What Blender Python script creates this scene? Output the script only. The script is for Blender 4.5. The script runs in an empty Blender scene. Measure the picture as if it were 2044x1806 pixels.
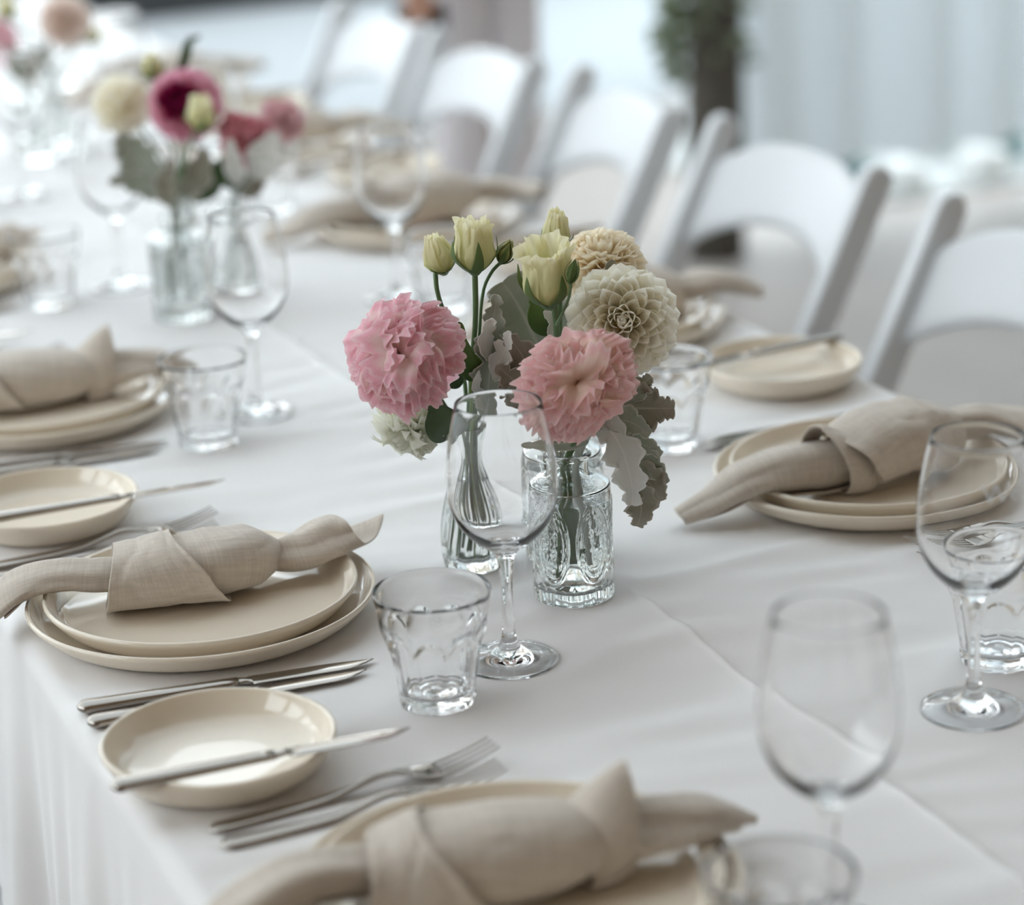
import bpy, bmesh, math, random
import numpy as np
from mathutils import Vector, Matrix, Quaternion, noise

SC = bpy.context.scene
COL = SC.collection
PI = math.pi
rnd = random.Random(7)
T = 0.75                      # height of the table top; table-relative z = 0 lies here

# ------------------------------------------------------------------ camera
cam_d = bpy.data.cameras.new('camera')
cam = bpy.data.objects.new('camera', cam_d)
COL.objects.link(cam)
cam_d.sensor_fit = 'HORIZONTAL'
cam_d.sensor_width = 36.0
cam_d.lens = 4994.17 / 2044 * 36.0
CR = Vector((0.9168, -0.3971, -0.0421)).normalized()
CF = Vector((0.3648, 0.8759, -0.3158)).normalized()
CU = CR.cross(CF).normalized()
cam.matrix_world = Matrix(((CR.x, CU.x, -CF.x, -0.65426), (CR.y, CU.y, -CF.y, -1.59250),
                           (CR.z, CU.z, -CF.z, T + 0.73624), (0, 0, 0, 1)))
cam_d.clip_start = 0.05
cam_d.dof.use_dof = True
cam_d.dof.focus_distance = 1.92
cam_d.dof.aperture_fstop = 3.0
SC.camera = cam

# ------------------------------------------------------------------ world, exposure
world = bpy.data.worlds.new('world')
SC.world = world
world.use_nodes = True
bg = world.node_tree.nodes['Background']
bg.inputs[0].default_value = (0.85, 0.94, 1.0, 1)
bg.inputs[1].default_value = 3.0
SC.view_settings.view_transform = 'Standard'
SC.view_settings.look = 'None'
SC.view_settings.gamma = 1.0
SC.view_settings.use_curve_mapping = False
SC.view_settings.exposure = 0.60
SC.cycles.max_bounces = 20
SC.cycles.transmission_bounces = 16
SC.cycles.diffuse_bounces = 5
SC.cycles.glossy_bounces = 6

# ------------------------------------------------------------------ helpers
def mk(name, verts, faces, mat=None, parent=None, smooth=True, loc=None):
    me = bpy.data.meshes.new(name)
    me.from_pydata([tuple(map(float, v)) for v in verts], [], [tuple(map(int, f)) for f in faces])
    me.update()
    if smooth:
        me.polygons.foreach_set('use_smooth', [True] * len(me.polygons))
    if mat: me.materials.append(mat)
    o = bpy.data.objects.new(name, me)
    COL.objects.link(o)
    if parent: o.parent = parent
    if loc is not None: o.location = loc
    return o

def inst(name, me, parent=None, mw=None):
    o = bpy.data.objects.new(name, me)
    COL.objects.link(o)
    if parent: o.parent = parent
    if mw is not None: o.matrix_local = mw
    return o

def tag(o, label, cat, group=None):
    o['label'] = label; o['category'] = cat
    if group: o['group'] = group
    return o

def thing(name, label, cat, loc=(0, 0, 0), rz=0.0, group=None):
    o = bpy.data.objects.new(name, None)
    COL.objects.link(o)
    o.empty_display_size = 0.02
    o.location = loc; o.rotation_euler = (0, 0, rz)
    return tag(o, label, cat, group)

def struct(name, verts, faces, mat, smooth=False, parent=None):
    o = mk(name, verts, faces, mat, parent, smooth)
    o['kind'] = 'structure'
    return o

def copy_tree(o, parent=None):
    c = o.copy(); COL.objects.link(c); c.parent = parent
    for ch in [x for x in o.children]:
        copy_tree(ch, c)
    return c

def grid_faces(n, m, closed_m=False, off=0):
    f = []
    mm = m if closed_m else m - 1
    for i in range(n - 1):
        for j in range(mm):
            a = i * m + j; b = i * m + (j + 1) % m
            f.append((off + a, off + b, off + b + m, off + a + m))
    return f

def grid_mesh(name, G, mat, closed=False, uv=True):
    """G: (n,m,3) array -> mesh with UV (u across, v along)"""
    n, m, _ = G.shape
    me = bpy.data.meshes.new(name)
    me.from_pydata(G.reshape(-1, 3).tolist(), [], grid_faces(n, m, closed))
    me.polygons.foreach_set('use_smooth', [True] * len(me.polygons))
    if uv and not closed:
        ul = me.uv_layers.new(name='UVMap')
        idx = np.empty(len(me.loops), dtype=np.int32)
        me.loops.foreach_get('vertex_index', idx)
        uvs = np.stack([(idx % m) / (m - 1), (idx // m) / (n - 1)], 1)
        ul.data.foreach_set('uv', uvs.astype(np.float32).ravel())
    if mat: me.materials.append(mat)
    me.update()
    return me

def sheet(name, G, mat, parent=None, thick=0.0016, sub=1):
    o = inst(name, grid_mesh(name, G, mat), parent)
    if thick:
        s = o.modifiers.new('thickness', 'SOLIDIFY'); s.thickness = thick; s.offset = 0
    if sub:
        s = o.modifiers.new('smooth', 'SUBSURF'); s.levels = sub; s.render_levels = sub
    return o

def lathe_data(prof, n=48):
    V, F = [], []
    rings = []
    for r, z in prof:
        if r < 1e-6:
            rings.append([len(V)]); V.append((0, 0, z))
        else:
            rings.append(list(range(len(V), len(V) + n)))
            for k in range(n):
                a = 2 * PI * k / n
                V.append((r * math.cos(a), r * math.sin(a), z))
    for A, B in zip(rings[:-1], rings[1:]):
        if len(A) == 1 and len(B) == 1: continue
        for k in range(n):
            k2 = (k + 1) % n
            if len(A) == 1: F.append((A[0], B[k2], B[k]))
            elif len(B) == 1: F.append((A[k], A[k2], B[0]))
            else: F.append((A[k], A[k2], B[k2], B[k]))
    return V, F

def fix_normals(me):
    bm = bmesh.new(); bm.from_mesh(me)
    bmesh.ops.recalc_face_normals(bm, faces=bm.faces)
    bm.to_mesh(me); bm.free()

def lathe(name, prof, mat, parent=None, n=48, loc=None):
    V, F = lathe_data(prof, n)
    o = mk(name, V, F, mat, parent, True, loc)
    fix_normals(o.data)
    return o

def catmull(P, n):
    P = [np.array(p, float) for p in P]
    P = [2 * P[0] - P[1]] + P + [2 * P[-1] - P[-2]]
    out = []
    segs = len(P) - 3
    for i in range(n):
        t = i / (n - 1) * segs
        k = min(int(t), segs - 1); t -= k
        a, b, c, d = P[k:k + 4]
        out.append(0.5 * ((2 * b) + (-a + c) * t + (2 * a - 5 * b + 4 * c - d) * t * t + (-a + 3 * b - 3 * c + d) * t ** 3))
    return np.array(out)

def smooth_prof(pts, n):
    return [(max(0, a), b) for a, b in catmull(pts, n)]

def frames(path, up=(0, 0, 1)):
    """tangent, side, normal per path point"""
    t = np.gradient(path, axis=0); t /= np.linalg.norm(t, axis=1)[:, None]
    up = np.array(up, float)
    s = np.cross(t, up); s /= (np.linalg.norm(s, axis=1)[:, None] + 1e-9)
    return t, s, np.cross(s, t)

def tube_data(path, radii, n=8, caps=True):
    path = np.array(path, float)
    t = np.gradient(path, axis=0); t /= np.linalg.norm(t, axis=1)[:, None]
    ref = np.array([0.31, 0.87, 0.38])
    V = []
    for i, p in enumerate(path):
        s = np.cross(t[i], ref); s /= np.linalg.norm(s); u = np.cross(s, t[i])
        r = radii[i] if hasattr(radii, '__len__') else radii
        for k in range(n):
            a = 2 * PI * k / n
            V.append(p + r * (math.cos(a) * s + math.sin(a) * u))
    F = grid_faces(len(path), n, True)
    if caps:
        F.append(tuple(range(n))[::-1]); F.append(tuple(range((len(path) - 1) * n, len(path) * n)))
    return V, F

def tube(name, pts, radii, mat, parent=None, n=8, res=None):
    path = catmull(pts, res) if res else np.array(pts, float)
    if hasattr(radii, '__len__') and res:
        radii = np.interp(np.linspace(0, 1, res), np.linspace(0, 1, len(radii)), radii)
    V, F = tube_data(path, radii, n)
    return mk(name, V, F, mat, parent)

def box(name, lo, hi, mat, parent=None, bevel=0.0, kind=None):
    x0, y0, z0 = lo; x1, y1, z1 = hi
    V = [(x0, y0, z0), (x1, y0, z0), (x1, y1, z0), (x0, y1, z0), (x0, y0, z1), (x1, y0, z1), (x1, y1, z1), (x0, y1, z1)]
    F = [(0, 3, 2, 1), (4, 5, 6, 7), (0, 1, 5, 4), (1, 2, 6, 5), (2, 3, 7, 6), (3, 0, 4, 7)]
    o = mk(name, V, F, mat, parent, False)
    if bevel:
        b = o.modifiers.new('bevel', 'BEVEL'); b.width = bevel; b.segments = 3
    if kind: o['kind'] = kind
    return o

def basis(z, roll=0.0):
    """rotation whose local Z points along z"""
    q = Vector((0, 0, 1)).rotation_difference(Vector(z).normalized())
    return (q @ Quaternion((0, 0, 1), roll)).to_matrix().to_4x4()

# ------------------------------------------------------------------ materials
def nodes(name):
    m = bpy.data.materials.new(name); m.use_nodes = True
    nt = m.node_tree
    return m, nt, nt.nodes['Principled BSDF']

def add_bump(nt, b, scale, strength, dist=0.001, stretch=None, detail=3):
    tc = nt.nodes.new('ShaderNodeTexCoord')
    nz = nt.nodes.new('ShaderNodeTexNoise'); nz.inputs['Scale'].default_value = scale; nz.inputs['Detail'].default_value = detail
    if stretch:
        mp = nt.nodes.new('ShaderNodeMapping'); mp.inputs['Scale'].default_value = stretch
        nt.links.new(tc.outputs['Object'], mp.inputs['Vector']); nt.links.new(mp.outputs['Vector'], nz.inputs['Vector'])
    else:
        nt.links.new(tc.outputs['Object'], nz.inputs['Vector'])
    bp = nt.nodes.new('ShaderNodeBump'); bp.inputs['Strength'].default_value = strength; bp.inputs['Distance'].default_value = dist
    nt.links.new(nz.outputs['Fac'], bp.inputs['Height'])
    nt.links.new(bp.outputs['Normal'], b.inputs['Normal'])
    return nz, tc

def pmat(name, col, rough=0.5, metal=0.0, spec=0.5, bump=None, vary=0.0, vscale=30, coat=0.0):
    m, nt, b = nodes(name)
    b.inputs['Base Color'].default_value = (*col, 1)
    b.inputs['Roughness'].default_value = rough
    b.inputs['Metallic'].default_value = metal
    b.inputs['Specular IOR Level'].default_value = spec
    if coat:
        b.inputs['Coat Weight'].default_value = coat; b.inputs['Coat Roughness'].default_value = 0.03
    if bump: add_bump(nt, b, *bump)
    if vary:
        tc = nt.nodes.new('ShaderNodeTexCoord'); nz = nt.nodes.new('ShaderNodeTexNoise')
        nz.inputs['Scale'].default_value = vscale; nz.inputs['Detail'].default_value = 4
        nt.links.new(tc.outputs['Object'], nz.inputs['Vector'])
        mx = nt.nodes.new('ShaderNodeMix'); mx.data_type = 'RGBA'
        mx.inputs['A'].default_value = (*[c * (1 - vary) for c in col], 1)
        mx.inputs['B'].default_value = (*[min(1, c * (1 + vary)) for c in col], 1)
        nt.links.new(nz.outputs['Fac'], mx.inputs['Factor'])
        nt.links.new(mx.outputs['Result'], b.inputs['Base Color'])
    return m

def glass_mat(name, col=(1, 1, 1), ior=1.48, rough=0.0, bump=None):
    m = bpy.data.materials.new(name); m.use_nodes = True
    nt = m.node_tree
    nt.nodes.remove(nt.nodes['Principled BSDF'])
    g = nt.nodes.new('ShaderNodeBsdfGlass')
    g.inputs['Color'].default_value = (*col, 1); g.inputs['IOR'].default_value = ior; g.inputs['Roughness'].default_value = rough
    nt.links.new(g.outputs[0], nt.nodes['Material Output'].inputs['Surface'])
    if bump: add_bump(nt, g, *bump)
    return m

def soft_mat(name, stops, trans=0.35, rough=0.6, vary=0.1, vscale=60, bump=None, edge=None, weave=0):
    """petal / leaf / cloth: colour runs along the piece's own length (UV v), part of the light passes through"""
    m, nt, b = nodes(name)
    b.inputs['Roughness'].default_value = rough
    b.inputs['Specular IOR Level'].default_value = 0.25
    uv = nt.nodes.new('ShaderNodeUVMap')
    sp = nt.nodes.new('ShaderNodeSeparateXYZ'); nt.links.new(uv.outputs[0], sp.inputs[0])
    tc = nt.nodes.new('ShaderNodeTexCoord')
    nz = nt.nodes.new('ShaderNodeTexNoise'); nz.inputs['Scale'].default_value = vscale
    nt.links.new(tc.outputs['Object'], nz.inputs['Vector'])
    ma = nt.nodes.new('ShaderNodeMath'); ma.operation = 'MULTIPLY_ADD'
    ma.inputs[1].default_value = vary * 2
    nt.links.new(nz.outputs['Fac'], ma.inputs[0])
    ms = nt.nodes.new('ShaderNodeMath'); ms.operation = 'SUBTRACT'; ms.inputs[1].default_value = vary
    nt.links.new(sp.outputs['Y'], ms.inputs[0]); nt.links.new(ms.outputs[0], ma.inputs[2])
    cr = nt.nodes.new('ShaderNodeValToRGB')
    el = cr.color_ramp.elements
    el[0].position = stops[0][0]; el[0].color = (*stops[0][1], 1)
    el[1].position = stops[-1][0]; el[1].color = (*stops[-1][1], 1)
    for p, c in stops[1:-1]:
        e = el.new(p); e.color = (*c, 1)
    nt.links.new(ma.outputs[0], cr.inputs[0])
    col = cr.outputs[0]
    if edge:      # paler felted margin and midrib of a leaf
        me_ = nt.nodes.new('ShaderNodeMath'); me_.operation = 'SUBTRACT'; me_.inputs[1].default_value = .5
        nt.links.new(sp.outputs['X'], me_.inputs[0])
        ab = nt.nodes.new('ShaderNodeMath'); ab.operation = 'ABSOLUTE'; nt.links.new(me_.outputs[0], ab.inputs[0])
        er = nt.nodes.new('ShaderNodeValToRGB')
        e2 = er.color_ramp.elements
        e2[0].position = 0; e2[0].color = (.6, .6, .6, 1); e2[1].position = .5; e2[1].color = (1, 1, 1, 1)
        for p_, v_ in ((.035, 0), (.40, 0)):
            q_ = e2.new(p_); q_.color = (v_, v_, v_, 1)
        nt.links.new(ab.outputs[0], er.inputs[0])
        mx2 = nt.nodes.new('ShaderNodeMix'); mx2.data_type = 'RGBA'
        nt.links.new(er.outputs[0], mx2.inputs['Factor']); nt.links.new(col, mx2.inputs['A'])
        mx2.inputs['B'].default_value = (*edge, 1)
        col = mx2.outputs['Result']
    if weave:     # uneven threads of linen, in the cloth's own UV
        for sc_ in ((weave, weave * .07, 1), (weave * .07, weave, 1)):
            mp = nt.nodes.new('ShaderNodeMapping'); mp.inputs['Scale'].default_value = sc_
            nt.links.new(uv.outputs[0], mp.inputs['Vector'])
            n2 = nt.nodes.new('ShaderNodeTexNoise'); n2.inputs['Scale'].default_value = 1; n2.inputs['Detail'].default_value = 3
            nt.links.new(mp.outputs[0], n2.inputs['Vector'])
            mr = nt.nodes.new('ShaderNodeMapRange'); mr.inputs[1].default_value = .3; mr.inputs[2].default_value = .7; mr.inputs[3].default_value = .92; mr.inputs[4].default_value = 1.07
            nt.links.new(n2.outputs['Fac'], mr.inputs[0])
            mm = nt.nodes.new('ShaderNodeMix'); mm.data_type = 'RGBA'; mm.blend_type = 'MULTIPLY'; mm.inputs['Factor'].default_value = 1
            nt.links.new(col, mm.inputs['A']); nt.links.new(mr.outputs[0], mm.inputs['B'])
            col = mm.outputs['Result']
    nt.links.new(col, b.inputs['Base Color'])
    tr = nt.nodes.new('ShaderNodeBsdfTranslucent'); nt.links.new(col, tr.inputs[0])
    mx = nt.nodes.new('ShaderNodeMixShader'); mx.inputs[0].default_value = trans
    nt.links.new(b.outputs[0], mx.inputs[1]); nt.links.new(tr.outputs[0], mx.inputs[2])
    nt.links.new(mx.outputs[0], nt.nodes['Material Output'].inputs['Surface'])
    if bump: add_bump(nt, b, *bump)
    return m

M = {}
M['cloth'] = soft_mat('white cotton tablecloth', [(0, (.81, .79, .775)), (1, (.81, .79, .775))], 0.0, .85, 0, 40, (1500, .25, .0006))
M['linen'] = soft_mat('natural linen', [(0, (.65, .57, .485)), (1, (.68, .60, .515))], 0.08, .9, .2, 25, (1300, .6, .001), None, 70)
M['linen'].node_tree.nodes['Principled BSDF'].inputs['Sheen Weight'].default_value = .35
M['china'] = pmat('cream glazed stoneware', (.80, .71, .585), .07, 0, .7)
M['steel'] = pmat('polished steel', (.36, .325, .29), .11, 1.0)
M['glass'] = glass_mat('clear glass')
M['vglass'] = glass_mat('faintly green pressed glass', (.992, 1, .997), 1.5)
M['water'] = glass_mat('water', (1, 1, 1), 1.33)
M['etch'] = soft_mat('etched frosting', [(0, (.97, .97, .97)), (1, (.97, .97, .97))], .5, .8, 0, 5)
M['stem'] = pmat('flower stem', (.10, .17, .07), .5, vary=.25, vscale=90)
M['stem_young'] = pmat('young stem', (.22, .33, .10), .5, vary=.2, vscale=90)  # brighter green than the flower stem, used on leaf stems
M['pale_stem'] = pmat('silver felted stem', (.52, .55, .50), .8)
M['chair'] = pmat('white resin', (.68, .69, .70), .35, 0, .4)
M['floor'] = pmat('weathered grey boards', (.40, .36, .33), .45, 0, .4, vary=.18, vscale=3)
M['ceil'] = pmat('warm timber ceiling', (.56, .43, .31), .5, vary=.12, vscale=2)
M['wall'] = pmat('tan timber wall', (.68, .58, .47), .8, vary=.1, vscale=2)
M['white_wall'] = pmat('white plaster', (.86, .86, .86), .7, vary=.03, vscale=2)
M['dark'] = pmat('dark stained timber', (.035, .04, .042), .5, vary=.2, vscale=4)
M['bark'] = pmat('dark bark', (.085, .075, .06), .9, vary=.4, vscale=14)
M['curtain'] = soft_mat('sheer white drape', [(0, (.66, .71, .73)), (1, (.66, .71, .73))], .24, .8, 0, 5)
M['skirt'] = soft_mat('grey white canvas skirt', [(0, (.55, .58, .60)), (1, (.55, .58, .60))], .20, .8, 0, 5)
M['diffuser'] = soft_mat('white canopy canvas', [(0, (.64, .665, .68)), (1, (.64, .665, .68))], .40, .8, 0, 5)  # for the unseen overhead sheet, added to pass soft light
M['cream_petal'] = soft_mat('cream dahlia petal', [(0, (.95, .87, .58)), (.3, (.98, .93, .78)), (1, (.985, .965, .90))], .5, .6, .05, 40)
M['peach_dahlia'] = soft_mat('pale peach dahlia petal', [(0, (.94, .78, .46)), (.4, (.96, .86, .66)), (1, (.97, .91, .78))], .5, .6, .05, 40)
M['pink_petal'] = soft_mat('pink ruffled petal', [(0, (.95, .72, .60)), (.4, (.97, .84, .79)), (.76, (.97, .83, .81)), (.92, (.90, .50, .59)), (1, (.95, .78, .80))], .5, .6, .18, 55)
M['peach_petal'] = soft_mat('peach ruffled petal', [(0, (.90, .56, .42)), (.4, (.96, .77, .65)), (.8, (.97, .80, .71)), (.94, (.92, .58, .60)), (1, (.95, .80, .78))], .5, .6, .18, 55)
M['white_petal'] = soft_mat('greenish white petal', [(0, (.66, .70, .44)), (.5, (.86, .87, .74)), (1, (.90, .90, .82))], .4, .6, .08, 40)
M['bud_petal'] = soft_mat('yellow green bud petal', [(0, (.46, .52, .20)), (.35, (.76, .74, .42)), (.8, (.89, .85, .58)), (1, (.93, .89, .68))], .42, .6, .12, 60)
M['sepal'] = soft_mat('green sepal', [(0, (.09, .15, .05)), (1, (.17, .24, .08))], .15, .5, .1, 60)
M['bud_green'] = soft_mat('green bud', [(0, (.17, .22, .08)), (1, (.42, .42, .17))], .15, .5, .1, 60)
M['dusty'] = soft_mat('dusty miller felt', [(0, (.44, .47, .40)), (.55, (.35, .38, .30)), (1, (.46, .47, .40))], .25, .85, .3, 45, (260, .4, .001), (.66, .65, .60))
M['dusty_brown'] = soft_mat('brownish dusty miller felt', [(0, (.38, .37, .30)), (.6, (.31, .29, .23)), (1, (.42, .39, .33))], .22, .85, .3, 45, (260, .4, .001), (.60, .56, .50))
M['silver'] = soft_mat('silver white felt leaf', [(0, (.70, .70, .65)), (1, (.80, .78, .74))], .35, .9, .2, 45, (300, .4, .001), (.90, .89, .86))
M['green_leaf'] = soft_mat('fresh green leaf', [(0, (.10, .17, .06)), (1, (.18, .28, .08))], .25, .4, .2, 60)
M['dark_leaf'] = soft_mat('dark green leaf', [(0, (.07, .11, .05)), (1, (.10, .15, .07))], .2, .45, .2, 60)
M['magenta'] = soft_mat('magenta dahlia petal', [(0, (.45, .03, .15)), (.4, (.72, .16, .34)), (.75, (.88, .46, .58)), (1, (.92, .64, .72))], .35, .5, .06, 40)
M['magenta_heart'] = soft_mat('dark magenta inner petal', [(0, (.14, .005, .05)), (1, (.42, .02, .13))], .2, .5, .06, 40)
M['crimson'] = soft_mat('dusky red petal', [(0, (.40, .05, .06)), (.6, (.60, .16, .18)), (1, (.74, .34, .38))], .3, .5, .1, 40)
M['pale_pink'] = soft_mat('pale pink petal', [(0, (.80, .45, .45)), (1, (.88, .64, .66))], .35, .6, .1, 40)
M['blush'] = soft_mat('blush dahlia petal', [(0, (.80, .60, .36)), (.45, (.93, .80, .70)), (1, (.96, .89, .86))], .45, .6, .06, 40)
M['skin'] = pmat('skin', (.62, .36, .26), .5, vary=.08, vscale=20)
M['dress'] = soft_mat('pale grey dress', [(0, (.94, .94, .97)), (1, (.94, .94, .97))], .35, .8, 0, 5)
M['hair'] = pmat('brown hair', (.10, .06, .04), .5)
M['leather'] = pmat('black leather', (.025, .027, .03), .4)
M['stone'] = pmat('white stone', (.82, .82, .80), .8, vary=.1, vscale=10)
M['shrub'] = soft_mat('blue green shrub leaf', [(0, (.10, .22, .22)), (1, (.22, .38, .36))], .3, .6, .3, 20)
M['garland'] = soft_mat('grey green garland leaf', [(0, (.14, .18, .10)), (1, (.28, .31, .22))], .3, .6, .3, 20)
M['wood'] = pmat('plywood', (.45, .33, .20), .6, vary=.15, vscale=10)
M['soil'] = pmat('pale gravel', (.55, .56, .55), .9, vary=.2, vscale=30)

# ------------------------------------------------------------------ the room
def slab(name, lo, hi, mat): return box(name, lo, hi, mat, kind='structure')
slab('floor', (-4, -5, -.1), (5.6, 5.7, 0), M['floor'])
slab('ceiling', (-4, -5, 3.6), (5.6, .2, 3.7), M['ceil'])
slab('wall_front', (-4, -5.1, 0), (5.6, -5, 3.7), M['wall'])
slab('wall_right', (5.6, -5, 0), (5.7, 3.85, 3.7), M['wall'])
slab('wall_left', (-4.1, -5, 0), (-4, 5.7, 1.8), M['white_wall'])
slab('wall_left_front', (-4.1, -5, 1.8), (-4, -1.6, 3.7), M['wall'])
for i in range(4):
    y = -1.6 + i * 1.85
    slab('trim_3', (-4.12, y, 1.8), (-3.98, y + .35, 3.6), M['wall'])
# far side: a skirt of white canvas, a dark rail, tan boarding, open above to an added light diffuser
def canvas(name, G):
    o = sheet(name, G, M['diffuser' if 'ceil' in name else 'skirt'], None, 0, 0); o['kind'] = 'structure'; return o
def plane_grid(p, u, v, n=2, m=2):
    p, u, v = map(np.array, (p, u, v))
    return np.array([[p + u * j / (m - 1) + v * i / (n - 1) for j in range(m)] for i in range(n)], float)
canvas('wall_back', plane_grid((-4, 5.6, 0), (7.2, 0, 0), (0, 0, .43)))
slab('trim_1', (-4, 5.58, .42), (3.2, 5.72, 1.0), M['dark'])
slab('wall_back_upper', (-4, 5.6, 2.25), (3.2, 5.7, 3.3), M['wall'])
for i in range(5):
    slab('trim_2', (-3.9 + i * 1.72, 5.6, 1.0), (-3.76 + i * 1.72, 5.7, 2.25), M['wall'])
G = plane_grid((-4, .2, 3.6), (9.6, 0, 0), (0, 3.65, 0), 20, 40)
G[..., 2] += .05 * np.sin(G[..., 1] * 4)
canvas('ceiling_canopy', G)  # out of view; added to bring soft light from above and behind
G = plane_grid((-4, 3.85, 3.6), (7.2, 0, 0), (0, 1.85, 0), 8, 30)
G[..., 2] += .05 * np.sin(G[..., 1] * 4)
canvas('ceiling_canopy', G)  # far stretch of the added overhead light sheet

# ------------------------------------------------------------------ table and cloth
XL, XR, XC = -0.320, 0.604, 0.137
Y0, Y1 = -1.0, 3.95
tb = thing('trestle_table', 'long wooden trestle table under the white tablecloth', 'table', (XC, 1.5, 0))
box('tabletop', (XL + .012 - XC, Y0 + .02 - 1.5, T - .035), (XR - .012 - XC, Y1 - .02 - 1.5, T - .008), M['wood'], tb, .004)
for sx in (-1, 1):
    for yy in (-.8, .7, 2.2, 3.7):
        box('leg', (sx * .26 - .02, yy - 1.5 - .02, 0), (sx * .26 + .02, yy - 1.5 + .02, T - .035), M['wood'], tb, .003)

rs = np.random.RandomState(3)
_w = [(rs.uniform(9, 60), rs.uniform(-.22, .22), rs.uniform(0, 6.28), rs.uniform(.4, 1)) for _ in range(22)]
_m = [(rs.uniform(2, 7), rs.uniform(2, 7), rs.uniform(0, 6.28)) for _ in range(22)]
def wrinkle(x, y):
    z = np.zeros_like(x)
    for (k, tilt, ph, a), (mx_, my_, mp) in zip(_w, _m):
        z += a * (14 / (k + 14)) * np.sin(k * (y + tilt * x) + ph) * (.5 + .5 * np.sin(mx_ * x + my_ * y * .6 + mp))
    z *= .0019
    for (k, tilt, ph, a), (mx_, my_, mp) in zip(_w[:14], _m[:14]):
        m = np.clip(np.sin(mx_ * 2.1 * x + mp) * np.sin(my_ * 1.9 * y + ph * 1.7) - .25, 0, 1)
        z += .0015 * a * m * np.sin((k * 1.6 + 55) * (y + tilt * 1.5 * x) + ph * 3)
    # the pressed centre fold
    d = np.abs(x - XC - .004 * np.sin(3 * y))
    z += .0022 * np.exp(-d / .003) + .0035 * np.exp(-d / .022)
    # soft cross folds
    for yc, tl, a, w_, xa, xb in [(.09, .10, .0022, .010, .14, .42), (.60, -.05, .0028, .016, -.3, .6), (.93, -.04, .003, .02, -.3, .6),
                                  (.36, .05, .0022, .012, -.05, .2), (-.16, .2, .0012, .012, .15, .5), (1.5, 0, .003, .02, -.3, .6),
                                  (.02, -.2, .0016, .014, .08, .25), (-.30, .06, .0012, .012, 0, .5), (.72, .1, .002, .014, -.1, .5)]:
        m = 1 / (1 + np.exp(-(x - xa) / .03)) / (1 + np.exp((x - xb) / .03))
        z += a * m * np.exp(-np.abs((y - yc - tl * (x - XC)) / w_) ** 1.4)
    return z - .0010

def make_cloth():
    ys = np.concatenate([np.arange(Y0, 1.2, .006), np.arange(1.2, Y1, .02), [Y1]])
    prof = []
    DL, DR, r = .27, .27, .014
    for d in np.linspace(DL, r, 16): prof.append((XL, -d, -1, d))
    for a in np.linspace(0, PI / 2, 6)[1:]: prof.append((XL + r - r * math.cos(a), -r + r * math.sin(a), -math.cos(a) * .25, r))
    xs = np.concatenate([np.arange(XL + r + .006, XC - .03, .0075), np.arange(XC - .03, XC + .03, .0018), np.arange(XC + .03, XR - r, .0075)])
    for x in xs: prof.append((x, 0, 0, 0))
    for a in np.linspace(0, PI / 2, 6): prof.append((XR - r + r * math.sin(a), -r + r * math.cos(a), math.sin(a) * .25, r))
    for d in np.linspace(r, DR, 14)[1:]: prof.append((XR, -d, 1, d))
    P = np.array(prof)
    Yg, Xg = np.meshgrid(ys, P[:, 0], indexing='ij')
    Zg = np.broadcast_to(P[:, 1], Yg.shape).copy()
    top = np.broadcast_to((P[:, 2] == 0).astype(float), Yg.shape)
    edge = np.clip(np.minimum(Xg - XL, XR - Xg) / .03, 0, 1)
    Zg += top * edge * wrinkle(Xg, Yg)
    dep = np.broadcast_to(P[:, 3] * np.sign(P[:, 2]), Yg.shape)
    pl = (np.sin(Yg * 21 + 1.3 * np.sin(Yg * 5.3)) + .6 * np.sin(Yg * 47 + 2 * np.sin(Yg * 3)) + .35 * np.sin(Yg * 95 + 3 * np.sin(Yg * 7)))
    Xg = Xg + dep * (.030 * pl + .05)
    # the left edge softly dips between the places
    soft = np.exp(-((Xg - XL) / .03) ** 2) * (np.broadcast_to(P[:, 2], Yg.shape) <= 0)
    Zg += -.004 * soft * (.5 + .5 * np.sin(Yg * 16 + 1))
    G = np.stack([Xg, Yg, Zg + T], -1)
    me = grid_mesh('tablecloth', G, M['cloth'])
    return tag(inst('tablecloth', me), 'white cotton cloth with a pressed centre fold draped over the long table', 'tablecloth')
cloth = make_cloth()
FOOT = []            # what stands on the cloth: (x0, y0, x1, y1, radius)
def settle_cloth():
    """the cloth lies flat under everything that presses on it"""
    me = cloth.data
    co = np.empty(len(me.vertices) * 3, dtype=np.float32); me.vertices.foreach_get('co', co)
    co = co.reshape(-1, 3).astype(float)
    top = co[:, 2] > T - .0125
    P = co[top]
    w = np.zeros(len(P))
    for x0, y0, x1, y1, r in FOOT:
        d = np.array([x1 - x0, y1 - y0]); L2 = max(1e-9, float(d @ d))
        t = np.clip(((P[:, 0] - x0) * d[0] + (P[:, 1] - y0) * d[1]) / L2, 0, 1)
        dist = np.hypot(P[:, 0] - x0 - t * d[0], P[:, 1] - y0 - t * d[1])
        q = np.clip(1 - (dist - r) / .022, 0, 1)
        w = np.maximum(w, q * q * (3 - 2 * q))
    edge = np.clip(np.minimum(P[:, 0] - XL, XR - P[:, 0]) / .014, 0, 1)
    w *= edge
    P[:, 2] = P[:, 2] * (1 - w) + (T + .0003) * w
    co[top] = P
    me.vertices.foreach_set('co', co.astype(np.float32).ravel()); me.update()

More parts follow.
